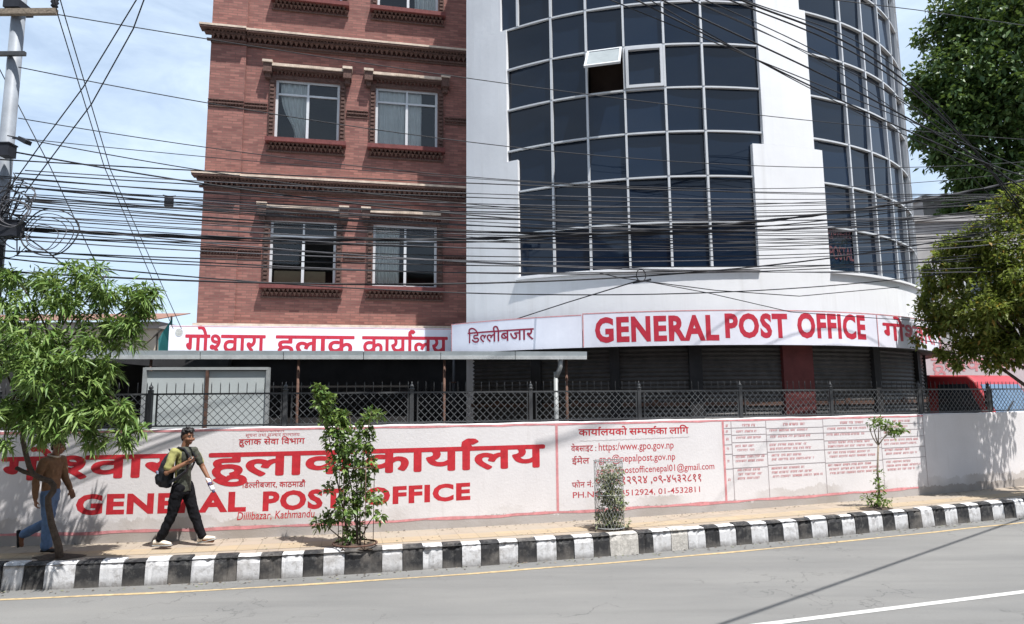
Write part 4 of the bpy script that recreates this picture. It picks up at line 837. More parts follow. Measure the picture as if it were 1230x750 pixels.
# ================================================================== PLANTS
def leaves(mb_name, mats, parent, P, D, Lg, Wd, droop, fold=.25, roll=1.0):
    """P: n x 3 bases, D: n x 3 directions, Lg/Wd: sizes -> one foliage mesh of folded, bent leaves"""
    n = len(P); D = D / np.linalg.norm(D, axis=1)[:, None]
    up = np.array([0, 0, 1.0]) + rng.normal(0, .45 * roll, (n, 3)); s = np.cross(D, up); s /= np.linalg.norm(s, axis=1)[:, None] + 1e-9; nn = np.cross(s, D)
    Lg = Lg[:, None]; Wd = Wd[:, None]; g = np.array([0, 0, -1.0]) * droop * Lg
    m1 = P + D * Lg * .45 + g * .25; tip = P + D * Lg + g
    v = np.stack([P, m1 + s * Wd / 2 + nn * Wd * fold, m1, m1 - s * Wd / 2 + nn * Wd * fold, tip], 1)
    v -= np.array(ORIG[parent.name])
    me = bpy.data.meshes.new(mb_name); idx = (np.arange(n) * 5)[:, None]
    tri = np.concatenate([idx + np.array([0, 1, 2]), idx + np.array([0, 2, 3]), idx + np.array([1, 4, 2]), idx + np.array([2, 4, 3])], 1).reshape(-1, 3)
    me.vertices.add(n * 5); me.vertices.foreach_set('co', v.reshape(-1)); me.loops.add(len(tri) * 3); me.loops.foreach_set('vertex_index', tri.reshape(-1).astype(np.int32))
    me.polygons.add(len(tri)); me.polygons.foreach_set('loop_start', np.arange(len(tri), dtype=np.int32) * 3); me.polygons.foreach_set('loop_total', np.full(len(tri), 3, np.int32))
    me.update(calc_edges=True); me.validate(); me.materials.append(mats)
    o = bpy.data.objects.new(mb_name, me); COL.objects.link(o); o.parent = parent; ORIG[o.name] = ORIG[parent.name]; return o
def unit(n):
    d = rng.normal(0, 1, (n, 3)); return d / np.linalg.norm(d, axis=1)[:, None]
def cloud(blobs, shell_=.45):
    """blobs: (center, radius(3), tips) -> tip points and outward directions"""
    P = []; O = []
    for c, r, n in blobs:
        r = np.array([r] * 3 if np.isscalar(r) else r); d = unit(n); q = rng.uniform(shell_ ** 3, 1, n) ** (1 / 3)
        P.append(np.array(c) + d * r * q[:, None]); O.append(d)
    return np.vstack(P), np.vstack(O)
def clump(blobs, m_, k=.42):
    out = []
    for c, r, n in blobs:
        r = np.array([r] * 3 if np.isscalar(r) else r); q = max(1, int(round(n / m_)))
        for d in unit(q): f_ = rng.uniform(.25, 1.0); out.append((np.array(c) + d * r * f_, r * k * rng.uniform(.6, 1.15), m_))
    return out
def sprays(P, O, k, spread, up=.2, inner=.06):
    """k leaves around each twig tip"""
    n = len(P); D = np.repeat(O, k, 0) * .55 + unit(n * k) * spread + np.array([0, 0, up]); B = np.repeat(P, k, 0) + rng.normal(0, inner, (n * k, 3)); return B, D
def limb(mb, a, b, r0, r1, bend=.15, n=6, m=0):
    a, b = np.array(a, float), np.array(b, float); L_ = np.linalg.norm(b - a); o = rng.normal(0, bend * L_, 3); pts = [a + (b - a) * t + o * math.sin(math.pi * t) * .5 for t in np.linspace(0, 1, n)]
    mb.tube(pts, list(np.linspace(r0, r1, n)), 7, m); return pts

# --- street tree on the left
base_ = onz(73, 670, ZS); Yb = base_[1]
lt = empty('street_tree', (*base_[:2], ZS), 'leaning street tree with drooping narrow bright green leaves beside the kerb', 'tree')
tr_pts = [base_ + np.array([0, 0, -.1])] + [at(x, y, Yb + dy) for x, y, dy in ((70, 655, 0), (62, 630, 0), (58, 607, 0), (58, 598, 0), (64, 590, .0), (65, 584, .02), (60, 578, .03), (50, 575, .03), (40, 570, .02), (35, 560, .0), (31, 545, 0), (27, 527, 0), (30, 500, -.05), (38, 470, -.05), (50, 440, -.05), (60, 410, 0))]
tb_ = MB(); tb_.tube(tr_pts, [.056, .05, .044, .042, .042, .042, .04, .038, .038, .036, .035, .033, .031, .03, .026, .022, .018], 10); tb_.tube([at(40, 570, Yb + .02), at(29, 567, Yb), at(19, 562, Yb - .03)], [.034, .03, .028], 8)
BL = [((30, 368), 9.35, .52, 60), ((95, 358), 9.3, .46, 60), ((140, 355), 9.2, .36, 36), ((166, 368), 9.25, .22, 18), ((55, 412), 9.0, .58, 75), ((108, 408), 9.0, .50, 60), ((8, 430), 9.2, .5, 50), ((62, 455), 8.9, .46, 60), ((112, 452), 9.15, .36, 36), ((15, 490), 9.0, .42, 50), ((55, 500), 8.85, .34, 34), ((92, 500), 9.0, .30, 28), ((118, 485), 9.1, .26, 20), ((150, 492), 9.05, .18, 12), ((105, 530), 9.05, .20, 14), ((-25, 400), 9.2, .6, 50), ((-20, 470), 9.0, .5, 40), ((48, 528), 8.95, .16, 9), ((128, 330), 9.2, .16, 8), ((155, 395), 9.1, .26, 18), ((150, 415), 9.1, .22, 10), ((5, 530), 8.9, .16, 7), ((175, 345), 9.2, .12, 5), ((150, 530), 9.05, .10, 5), ((160, 515), 9.1, .16, 12), ((172, 520), 9.1, .08, 4), ((178, 365), 9.2, .14, 9), ((172, 385), 9.2, .14, 8), ((130, 500), 9.05, .2, 16), ((185, 352), 9.2, .08, 4), ((60, 335), 9.3, .2, 12), ((90, 322), 9.3, .12, 5), ((20, 335), 9.3, .25, 14)]
blobs = [(at(x, y, d + .05), (r, r * 1.15, r * .9), int(n * 1.3)) for (x, y), d, r, n in BL]
for i, (c, r, n) in enumerate(blobs):
    st_ = tr_pts[-1 - (i % 4)]
    if c[2] > tr_pts[12][2] - .3: limb(tb_, st_, c, .02, .006, .12)
    else: limb(tb_, tr_pts[13], c, .016, .004, .12)
tb_.build('trunk', M['bark'], lt)
P, O = cloud(clump(blobs, 7, .36), .1); O = O * np.array([1, 1, .5]); Bp, D = sprays(P, O, 10, .7, -.02, .03); n = len(Bp)
leaves('crown', M['leafbright'], lt, Bp, D, rng.uniform(.10, .23, n), rng.uniform(.024, .04, n), .36, .2)

# --- climbing bush with guard wires
bc = onz(424, 659, ZS); Yb = bc[1] + .12
bu = empty('tall_bush', (bc[0], Yb, ZS), 'tall leggy green bush rising above the wall from the kerb edge', 'bush')
BL = [((417, 610), .2, 26), ((428, 585), .24, 34), ((408, 560), .2, 26), ((437, 560), .2, 24), ((420, 535), .24, 34), ((400, 530), .18, 18), ((440, 533), .16, 16), ((408, 515), .16, 20), ((438, 513), .14, 14), ((395, 500), .13, 16), ((412, 503), .12, 14), ((386, 485), .11, 16), ((384, 466), .07, 10), ((393, 480), .09, 12), ((446, 497), .07, 7), ((455, 500), .05, 4), ((385, 627), .12, 10), ((400, 620), .12, 10), ((440, 607), .13, 11), ((456, 620), .07, 4), ((425, 635), .14, 10), ((418, 645), .1, 6), ((454, 597), .08, 5), ((394, 587), .08, 6)]
blobs = [(at(x, y, Yb + rng.uniform(-.12, .12)), r * .92, int(n * 2.4)) for (x, y), r, n in BL]
sb = MB()
for x, y in ((384, 462), (446, 494), (420, 500), (400, 500), (437, 540), (385, 625), (455, 612)): limb(sb, (bc[0] + rng.uniform(-.08, .08), Yb + rng.uniform(-.05, .05), ZS - .05), at(x, y, Yb), .014, .005, .07, 9)
sb.build('stem', M['bark'], bu)
P, O = cloud(blobs, .2); Bp, D = sprays(P, O, 4, .7, .12, .02); n = len(Bp); leaves('crown', M['leafbush'], bu, Bp, D, rng.uniform(.06, .115, n), rng.uniform(.035, .06, n), .25, .18)
gu = empty('wire_guard', (bc[0], Yb, ZS), 'thin rusty wire hoop guard standing around the tall bush', 'plant guard'); q = MB()
def hoop(mb, c, r, z, t): mb.tube([(c[0] + r * math.cos(a), c[1] + r * math.sin(a) * .8, z) for a in np.linspace(0, 2 * math.pi, 25)], t, 6, caps=False)
hoop(q, (bc[0], Yb), .32, ZS + .05, .014); q.build('hoop', M['rust'], gu); q = MB(); hoop(q, (bc[0], Yb), .27, ZS + 1.15, .008); q.build('hoop', M['rust'], gu); q = MB()
for a in np.arange(5) * 1.256 + .4: q.tube([(bc[0] + .27 * math.cos(a), Yb + .22 * math.sin(a), ZS), (bc[0] + .27 * math.cos(a), Yb + .22 * math.sin(a), ZS + 1.2)], .006, 5)
q.build('upright', M['rust'], gu)
def soilpatch(c, r, label):
    q = MB(); k = 22; V = [(c[0], c[1], ZS + .045)]; F = []
    for i in range(k): a = 6.283 * i / k; rr = r * rng.uniform(.8, 1.15); V.append((c[0] + rr * math.cos(a) * 1.3, c[1] + rr * math.sin(a) * .7, ZS - .012))
    F = [(0, 1 + i, 1 + (i + 1) % k) for i in range(k)]; q.add(V, F, 0, True); return struct(q, 'planting_soil', M['soil'])
soilpatch((bc[0], Yb), .3, ''); soilpatch(base_ + np.array([-.1, .1, 0]), .28, '')

# --- dusty plant inside a mesh cylinder
cc = onz(735, 638, ZS); cc[1] += .22
gd = empty('mesh_guard', (cc[0], cc[1], ZS), 'round wire mesh plant guard holding a dusty shrub in front of the phone numbers', 'plant guard')
q = MB(); GR = .24; GH = 1.1
for z in (ZS + .02, ZS + GH * .5, ZS + GH): q = MB(); hoop(q, cc, GR, z, .009); q.build('hoop', M['post'], gd)
q = MB()
for k in range(26):
    a0 = k * 6.283 / 26
    for sg in (1, -1): q.tube([(cc[0] + GR * math.cos(a0 + sg * t * 2.2), cc[1] + GR * .8 * math.sin(a0 + sg * t * 2.2), ZS + GH * t) for t in np.linspace(0, 1, 12)],   .0024, 3, caps=False)
q.build('mesh', M['post'], gd)
dp = empty('dusty_shrub', (cc[0], cc[1], ZS), 'dust covered grey green shrub growing inside the round mesh guard', 'shrub')
blobs = [((cc[0] + rng.uniform(-.05, .05), cc[1] + rng.uniform(-.04, .04), ZS + z), (.2, .17, .13), 80) for z in (.1, .22, .36, .5, .64, .78, .9)] + [((cc[0] + .2, cc[1] - .1, ZS + .12), .12, 12), ((cc[0] + .21, cc[1] - .05, ZS + .32), .09, 10), ((cc[0] - .2, cc[1] - .1, ZS + .14), .1, 8), ((cc[0] + .17, cc[1] - .1, ZS + .5), .1, 10)]
P, O = cloud(blobs, .1); Bp, D = sprays(P, O, 3, .8, .1, .02); n = len(Bp); leaves('crown', M['leafdusty'], dp, Bp, D, rng.uniform(.05, .085, n), rng.uniform(.022, .04, n), .2, .2)
q = MB(); [limb(q, (cc[0] + rng.uniform(-.05, .05), cc[1], ZS - .05), (cc[0] + rng.uniform(-.14, .14), cc[1] + rng.uniform(-.1, .1), ZS + rng.uniform(.6, 1.0)), .01, .004, .06) for _ in range(6)]; q.build('stem', M['bark'], dp)
soilpatch(cc, .34, '')

# --- forked sapling
sc_ = onz(1056, 612, ZS); sc_[1] += .12; Yb = sc_[1]
sp = empty('forked_sapling', (sc_[0], Yb, ZS), 'slim forked sapling with a flat topped tuft of leaves before the ruled table', 'sapling')
q = MB(); fk = at(1055, 535, Yb); q.tube([(sc_[0], Yb, ZS - .05), at(1056, 590, Yb), at(1054, 565, Yb), fk], [.022, .02, .018, .018], 8)
tipsp = [(1049, 512), (1056, 508), (1068, 517), (1078, 516), (1044, 508)]
for x, y in tipsp: limb(q, fk, at(x, y, Yb + rng.uniform(-.08, .08)), .013, .006, .12)
q.build('stem', M['barkpale'], sp)
BL = [((1049, 508), .09, 14), ((1058, 508), .1, 16), ((1068, 513), .11, 18), ((1077, 514), .12, 20), ((1084, 516), .07, 8), ((1072, 521), .08, 8), ((1055, 600), .13, 18), ((1063, 605), .1, 12), ((1048, 603), .11, 12), ((1058, 588), .08, 9), ((1053, 578), .06, 6), ((1056, 568), .045, 5), ((1040, 598), .05, 3)]
P, O = cloud([(at(x, y, Yb + rng.uniform(-.06, .06)), r, n) for (x, y), r, n in BL], .1); Bp, D = sprays(P, O, 5, .7, .15, .02); n = len(Bp)
leaves('crown', M['leafsap'], sp, Bp, D, rng.uniform(.05, .095, n), rng.uniform(.025, .045, n), .25, .2); soilpatch((sc_[0], Yb), .28, '')

# --- olive tree on the right (trunk just past the frame, by the wall)
ot = empty('olive_green_tree', (12.25, 14.7, ZS), 'spreading yellowish olive leaved tree overhanging the right end of the wall', 'tree')
q = MB(); fk = np.array([11.55, 14.6, 2.9]); q.tube([(12.25, 14.7, ZS - .1), (12.2, 14.7, 1.2), (11.95, 14.65, 2.1), tuple(fk), (11.2, 14.6, 3.6)], [.16, .14, .12, .10, .07], 10)
BLO = [((1150, 330), 15.0, .75, 95), ((1190, 300), 14.6, .7, 85), ((1225, 255), 14.5, .75, 80), ((1135, 375), 15.2, .55, 65), ((1185, 370), 14.6, .8, 120), ((1225, 340), 14.2, .8, 110), ((1160, 415), 14.9, .5, 55), ((1205, 415), 14.5, .6, 85), ((1125, 345), 15.3, .3, 18), ((1115, 320), 15.2, .2, 8), ((1118, 398), 15.5, .2, 8), ((1245, 420), 14.0, .45, 36), ((1145, 300), 15, .35, 22), ((1165, 285), 14.9, .4, 28), ((1260, 300), 14, .9, 90), ((1270, 390), 14, .9, 90), ((1130, 425), 15.1, .16, 7), ((1150, 440), 14.9, .16, 7), ((1100, 408), 15.5, .14, 5), ((1185, 443), 14.6, .2, 8), ((1225, 225), 14.4, .3, 16), ((1110, 365), 15.4, .2, 9)]
blobs = [(at(x, y, d), (r, r, r * .85), int(n * 2.5)) for (x, y), d, r, n in BLO]
blobs += [((10.0, 13.9, 4.2), (.55, .5, .45), 50), ((10.6, 14.1, 4.4), (.7, .5, .5), 80), ((11.2, 14.5, 4.6), (.8, .6, .6), 110), ((12.2, 15.0, 4.6), (.8, .6, .6), 100), ((12.9, 12.9, 4.6), (1.1, .9, .8), 150), ((11.9, 12.9, 4.3), (.9, .8, .7), 110), ((11.2, 13.3, 4.0), (.6, .6, .5), 60)]
for c, r, n in blobs: limb(q, fk if rng.random() < .5 else (11.2, 14.6, 3.6), c, .03, .008, .12)
limb(q, (12.0, 14.65, 2.0), at(1195, 437, 14.6), .05, .03, .05)
q.build('trunk', M['bark'], ot)
P, O = cloud(clump(blobs, 9, .40), .2); Bp, D = sprays(P, O, 9, .75, .05, .06); n = len(Bp); leaves('crown', M['leafolive'], ot, Bp, D, rng.uniform(.09, .15, n), rng.uniform(.045, .07, n), .25, .2)

# --- big dark tree far right
dt = empty('broadleaf_tree', (24.5, 30, 0), 'huge dark green broadleaf tree filling the sky right of the tower', 'tree')
q = MB(); q.tube([(24.5, 30, -.2), (24.6, 30, 4), (24.2, 29.8, 8), (24.3, 29.8, 13)], [.55, .45, .38, .2], 10)
BLD = [((1180, 40), 30, 2.6, 200), ((1150, 100), 29.5, 2.0, 150), ((1205, 110), 29, 2.6, 220), ((1125, 120), 30, 1.1, 60), ((1170, 165), 29.3, 2.2, 190), ((1225, 180), 29, 2.4, 190), ((1185, 215), 29.5, 1.7, 110), ((1165, 235), 30, 1.0, 50), ((1115, 150), 30, .7, 24), ((1215, 30), 29, 2.6, 190), ((1160, 15), 31, 1.6, 70), ((1190, -30), 30, 2.6, 150), ((1240, -40), 30, 3, 160), ((1260, 80), 29, 3, 160), ((1270, 170), 29, 2.6, 120), ((1145, 190), 30, .9, 40), ((1150, 60), 30.5, 1.2, 50), ((1200, 262), 29.5, .9, 40), ((1105, 95), 30.2, .5, 12), ((1190, 250), 29.5, 1.3, 60), ((1230, 240), 29, 1.6, 80), ((1118, 128), 30, .9, 50), ((1112, 160), 30, .5, 20), ((1180, 258), 29.5, 1.3, 120), ((1215, 262), 29.5, 1.6, 150), ((1160, 250), 29.5, .8, 50), ((1250, 280), 29.5, 1.8, 120), ((1145, 30), 31, .9, 40), ((1135, 70), 30.5, .8, 36)]
blobs = [(at(x, y, d), (r, r, r * .9), int(n * 1.3)) for (x, y), d, r, n in BLD]
for c, r, n in blobs: limb(q, (24.3 + rng.uniform(-.1, .1), 29.8, rng.uniform(5, 12)), c, .12, .03, .1)
q.build('trunk', M['bark'], dt)
P, O = cloud(clump(blobs, 11, .36), .2); Bp, D = sprays(P, O, 12, .8, .05, .2); n = len(Bp); leaves('crown', M['leafdark'], dt, Bp, D, rng.uniform(.18, .40, n), rng.uniform(.11, .22, n), .3, .2)

def scatter(name, n, fy, zf, size, mats, label):
    q = MB()
    for _ in range(n):
        x = rng.uniform(-7, 11); y, z = fy(x), zf; a = rng.uniform(0, 6.28); L_ = rng.uniform(*size); w_ = L_ * rng.uniform(.3, .7); c, s_ = math.cos(a), math.sin(a); h = rng.uniform(.003, .012)
        q.add([(x - c * L_, y - s_ * L_, z + .002), (x + s_ * w_, y - c * w_, z + h), (x + c * L_, y + s_ * L_, z + .003), (x - s_ * w_, y + c * w_, z + h * .6)], [(0, 1, 2), (0, 2, 3)], int(rng.integers(0, len(mats))))
    o = q.build(name, [M[k] for k in mats]); o['kind'] = 'stuff'; o['label'] = label; return o
scatter('gutter_litter', 380, lambda x: ky(x) - abs(rng.normal(0, .13)) - .01, .005, (.008, .03), ['bark', 'earth', 'leafdusty', 'soil'], 'dry leaves and grit gathered along the gutter')
scatter('pavement_litter', 420, lambda x: wy(x) - abs(rng.normal(0, .12)) - .02 if rng.random() < .6 else rng.uniform(ky(x) + .2, wy(x) - .05), ZS - .013, (.008, .03), ['bark', 'earth', 'leafdusty', 'soil'], 'dry leaves and crumbs of plaster along the wall foot')
# ================================================================== UTILITY POLE AND CABLES
pb_ = at(-32, 640, 9.35); PX, PY = pb_[0] - .0, 9.35
PTOP = at(20, 0, 9.35); PX = PTOP[0] + .05
up_ = empty('utility_pole', (PX, PY, ZS), 'grey galvanised utility pole with crossarm and tangled cable coils at the left edge', 'pole')
q = MB(); q.tube([(PX, PY, ZS - .1), (PX, PY, 4), (PX, PY, 10.2)], [.115, .10, .085], 16); q.build('shaft', M['pole'], up_)
za_ = at(20, 20, PY)[2]
q = MB(); q.box(PX - 1.3, PX + .66, PY - .16, PY - .09, za_ - .05, za_ + .035); q.build('crossarm', M['barkpale'], up_)
q = MB(); q.box(PX - .35, PX + .25, PY - .15, PY - .10, at(20, 70, PY)[2] - .03, at(20, 70, PY)[2] + .03); q.build('bracket', M['iron'], up_)
q = MB(); q.box(PX - .12, PX + .12, PY - .165, PY + .14, za_ + .06, za_ + .18); q.build('clamp', M['polebox'], up_)
for dx in (.62, -.9):
    q = MB(); q.rings([((PX + dx, PY - .125, za_ + .05 + z), (r, 0, 0), (0, r, 0)) for z, r in ((0, .02), (.03, .05), (.06, .035), (.09, .055), (.12, .04), (.15, .055), (.18, .03))]); q.build('insulator', M['polebox'], up_)
for (x0_, x1_, y0_, y1_) in ((5, 28, 268, 286), (4, 18, 176, 190), (-12, 2, 296, 320)):
    a, b_ = at(x0_, y1_, PY - .2), at(x1_, y0_, PY - .2); q = MB(); q.box(a[0], b_[0], PY - .32, PY - .16, a[2], b_[2]); q.box(a[0] - .01, b_[0] + .01, PY - .33, PY - .15, b_[2] + .001, b_[2] + .02); q.build('junction_box', M['polebox'], up_)
q = MB(); a = at(25, 167, PY - .25); q.bar(a, at(34, 172, PY - .3), .09, .06); q.bar(at(16, 166, PY - .1), a, .03); q.build('clamp', M['polebox'], up_)
for k in range(7):
    co = MB(); cx_, cy_ = [(20, 236), (12, 246), (55, 283), (58, 282), (50, 285), (60, 280), (15, 255)][k]; r_ = [.24, .28, .26, .34, .20, .38, .22][k]; c = at(cx_, cy_, PY - .28 - .015 * k)
    for j in range(3 if k in (0, 1, 6) else 1):
        rr = r_ * (1 - .08 * j); o = rng.normal(0, .02, 3); co.tube([c + o + np.array([rr * math.cos(t) * 1.05, .03 * math.sin(3 * t) + .02 * j, rr * .86 * math.sin(t)]) for t in np.linspace(0, 6.283, 33)], (.006 if k < 5 else .009), 6, caps=False)
    co.build('cable_coil', M['cable' if k % 2 else 'cablegrey'], up_)
q = MB()
for k in range(26):                               # loose tails around the pole
    a = at(rng.uniform(-12, 22), rng.uniform(205, 300), PY - rng.uniform(.12, .3)); b_ = at(rng.uniform(-10, 48), rng.uniform(215, 300), PY - rng.uniform(.1, .3)); s_ = rng.uniform(-.25, .1)
    q.tube([a + (b_ - a) * t + np.array([0, 0, s_ * math.sin(math.pi * t)]) for t in np.linspace(0, 1, 9)], rng.uniform(.006, .012), 5, caps=False)
q.build('loose_cables', M['cable'], up_)

RPX = at(1300, 300, 15.0); RX, RY = RPX[0], 15.0
def cable(pts, r, label, group, mk='cable', tw=False):
    q = MB(); q.tube(pts, r, 6, caps=True)
    if tw: q.tube([p + np.array([0, .02 * math.cos(i * .9), .02 * math.sin(i * .9)]) for i, p in enumerate(pts)], r * .7, 5); q.tube([p - np.array([0, .02 * math.cos(i * .9), .02 * math.sin(i * .9)]) for i, p in enumerate(pts)], r * .6, 5)
    o = q.build('overhead_cable', M[mk]); recenter(o, tuple(map(float, pts[0]))); tag(o, label, 'cable', group); return o
def span(pts_px, r, label, group, dl=None, dr=None, mk='cable', tw=False, n=40, x0=None):
    """a cable hung between the left pole line and the right pole line; pts_px: (x, y) seen along it, smoothed in height"""
    A2, B2 = np.array([PX, PY - .15 + (dl or 0)]), np.array([RX, RY + (dr or 0)]); xs_ = [p[0] for p in pts_px]; W_ = []
    for x, y in pts_px:
        rr = ray(x, y); d = rr[:2] / rr[1]        # meet the vertical plane A2-B2
        e = B2 - A2; mtx = np.array([[d[0], -e[0]], [d[1], -e[1]]]); s_, t_2 = np.linalg.solve(mtx, A2); W_.append((t_2, CAMZ + rr[2] / rr[1] * (d * s_)[1]))
    W_ = sorted(W_); ts = np.array([a for a, _ in W_]); zs = np.array([b for _, b in W_]); deg = min(len(ts) - 1, 2); cf = np.polyfit(ts, zs, deg)
    t = np.linspace(ts[0], ts[-1], n); pts = [np.array([*(A2 + (B2 - A2) * k), np.polyval(cf, k)]) for k in t]
    return cable(pts, r, label, group, mk, tw)
GB = 'wires of the dense horizontal bundle'
LB = 'thin overhead wire in the dense horizontal bundle crossing both facades'
hb = [(205, 216, 238), (222, 226, 243), (226, 232, 246), (231, 237, 250), (240, 243, 240), (246, 250, 254), (250, 257, 258), (252, 262, 262), (257, 266, 275), (262, 272, 280), (266, 275, 270), (270, 280, 288), (276, 284, 292), (282, 296, 296), (298, 303, 303), (302, 309, 306), (244, 270, 300), (236, 262, 282), (315, 318, 315), (319, 324, 318), (323, 326, 312), (240, 252, 268), (258, 280, 262), (286, 318, 324), (228, 244, 258), (254, 268, 272), (264, 286, 300), (274, 292, 278), (290, 299, 286), (294, 312, 330), (248, 255, 247), (268, 279, 285), (242, 262, 292)]
for i, (a, b_, c) in enumerate(hb):
    x0_ = [-5, 30, 18][i % 3]; ya = a - 14 + rng.uniform(-5, 4)
    span([(x0_, ya), (240, a), (560, b_), (1100, c), (1290, c - 18 + rng.uniform(-12, 12))], rng.uniform(.006, .0105), LB, GB, rng.uniform(-.12, .12), rng.uniform(-.3, .3), 'cablegrey' if i % 2 else 'cable')
GS = 'heavy cables in front of the facade'
span([(0, 271), (240, 286), (560, 290), (760, 280), (900, 268), (1100, 236), (1290, 205)], .02, 'thickest twisted black cable crossing the lower brick windows', GS, mk='cable', tw=True, n=90)
span([(0, 326), (240, 335), (560, 342), (770, 337), (900, 322), (1100, 288), (1290, 258)], .015, 'thick black cable sweeping just under the tower glazing with a small loop', GS, .05, .1)
span([(0, 318), (240, 329), (560, 341), (880, 353), (1000, 351), (1100, 334), (1290, 300)], .011, 'black cable sagging lowest across the white tower parapet', GS, .1, .3)
span([(0, 283), (240, 290), (560, 294), (760, 284), (900, 276), (1100, 246), (1290, 222)], .011, 'second heavy cable hanging right beneath the twisted one', GS, -.05, .1)
c = None
lo = empty('cable_loop', tuple(at(770, 331, 12.15)), 'small loop of slack black cable tied above the English sign', 'cable loop'); q = MB(); q.tube([at(770, 331, 12.15) + np.array([.085 * math.cos(t), .02 * math.sin(t), .12 * math.sin(t)]) for t in np.linspace(0, 6.283, 21)], .010, 6, caps=False); q.build('loop', M['cable'], lo); q = MB(); q.tube([at(760, 340, 12.15), at(782, 336, 12.15)], .02, 6); q.build('tape', M['polebox'], lo)
cable([at(x, y, d) for x, y, d in ((548, 406, 17.2), (600, 390, 16.0), (680, 364, 14.2), (768, 337, 12.2))], .012, 'service cable rising from the flat sign to the cable loop', GS)
cable([at(x, y, d) for x, y, d in ((770, 337, 12.2), (850, 352, 12.9), (950, 375, 13.6), (1060, 383, 14.4), (1160, 388, 15.2))], .008, 'thin drop wire running from the loop across the capital lettering', GS)
cable([at(x, y, d) for x, y, d in ((720, 328, 12.0), (745, 334, 12.1), (775, 338, 12.2), (860, 349, 12.8), (960, 356, 13.2), (1080, 345, 14))], .009, 'slack wire drooping from the loop towards the right side tower glass', GS)
GU = 'thin wires above the horizontal bundle'
span([(20, 12), (70, 18), (240, 44), (560, 90), (930, 142), (1100, 160), (1290, 170)], .0075, 'topmost single wire from the crossarm over the upper brick cornice', GU)
span([(22, 84), (40, 78), (240, 124), (560, 175), (930, 196), (1290, 190)], .0075, 'single wire crossing the curtained upper brick windows', GU)
span([(22, 140), (110, 150), (240, 183), (560, 219), (1000, 218), (1290, 200)], .007, 'single wire crossing just above the lower brick cornice', GU)
span([(10, 150), (240, 218), (560, 252), (1000, 246), (1290, 225)], .008, 'wire dropping steeply from the pole to the lower brick cornice', GU, -.1)
span([(20, 178), (100, 190), (240, 232), (560, 264), (1100, 252), (1290, 240)], .012, 'dark double wire falling from the pole past the hanging box', GU, -.1, mk='cable')
span([(20, 172), (120, 172), (240, 184), (560, 216), (1100, 236), (1290, 232)], .006, 'faint wire level with the lower brick cornice at the pole', GU)
# steep lines on the left
GD = 'steep wires crossing the open sky at left'
cable([at(x, y, d) for x, y, d in ((58, -30, 8.6), (70, 20, 9.2), (125, 200, 11.5), (208, 395, 15))], .008, 'steep wire from the crossarm insulator down to the brick corner, left of its twin', GD)
cable([at(x, y, d) for x, y, d in ((64, -30, 8.6), (78, 20, 9.2), (133, 205, 11.5), (218, 395, 15))], .008, 'steep wire from the crossarm insulator down to the brick corner, right of its twin', GD)
cable([at(x, y, d) for x, y, d in ((182, -30, 7.5), (100, 105, 8.3), (48, 175, 8.8), (5, 235, 9.2))], .008, 'diagonal wire rising to the upper right from the coil cluster, left of its twin', GD)
cable([at(x, y, d) for x, y, d in ((184, -30, 7.5), (160, 35, 7.9), (110, 125, 8.4), (30, 232, 9.1))], .008, 'diagonal wire rising to the upper right from the coil cluster, right of its twin', GD)
cable([at(x, y, d) for x, y, d in ((-10, 65, 9.2), (60, 200, 9.8), (112, 310, 10.6), (130, 350, 11))], .007, 'steep wire falling from the pole into the left tree crown', GD)
cable([at(x, y, d) for x, y, d in ((28, 282, 9.2), (60, 305, 9.2), (100, 338, 9.3))], .010, 'short cable falling from the junction box into the tree crown', GD)
# hanging box
hx = empty('hanging_cable_box', tuple(at(203, 242, 10.2)), 'small black cable box hanging from wires against the sky', 'junction box'); a = at(203, 242, 10.2)
q = MB(); q.box(a[0] - .055, a[0] + .055, a[1] - .04, a[1] + .04, a[2] - .085, a[2] + .07); q.build('box', M['polebox'], hx); q = MB(); q.tube([a + np.array([-.1, 0, .1]), a + np.array([0, 0, .075]), a + np.array([.1, 0, .085])], .012, 6); q.build('hanger', M['iron'], hx)
# descending fan over the tower
GF = 'black cables fanning down across the tower from the top edge'
fan = [((735, 0), (1000, 110), (1105, 150)), ((765, 0), (975, 105), (1110, 165)), ((783, 0), (920, 80), (1108, 172)), ((800, 0), (930, 66), (1110, 150)), ((838, 0), (1000, 82), (1120, 140)), ((852, 0), (960, 55), (1106, 135)), ((885, 0), (1010, 60), (1108, 120)), ((905, 0), (1000, 52), (1110, 112)), ((912, 0), (1010, 50), (1115, 110)), ((845, 5), (960, 62), (1100, 150))]
for i, (p, m_, e) in enumerate(fan):
    p2 = (2 * p[0] - m_[0], 2 * p[1] - m_[1]); r3 = (1235, 205 + 9 * i)
    pts = [at(p2[0], p2[1], 9.6), at(*p, 10.4), at(*m_, 11.4), at(*e, 12.6), at(*r3, 14.2)]
    tq = np.linspace(0, 4, 30); cf = [np.polyfit(range(5), [q_[k] for q_ in pts], 3) for k in range(3)]
    cable([np.array([np.polyval(c_2, t) for c_2 in cf]) for t in tq], [.009, .013, .009, .015, .008, .009, .013, .017, .009, .007][i], 'black overhead cable in the fan sweeping down from the top edge across the tower glass', GF, 'cable')
cable([at(x, y, d) for x, y, d in ((960, -5, 9), (1100, 12, 11), (1240, 32, 13.5))], .007, 'lone wire crossing the sky high between the tower top and the dark tree', GF)

sh1, sh0 = onz(1214, 628, 0), onz(872, 748, 0); hh = 7.2; off_ = np.array([sv.x, sv.y, 0]) / sv.z * hh + np.array([0, 0, hh]); dd_ = sh1 - sh0
cable([sh0 + off_ - dd_ * .8, sh0 + off_, sh1 + off_, sh1 + off_ + dd_ * .25], .028, 'thick bundled cable crossing high over the road outside the right frame edge', GF)
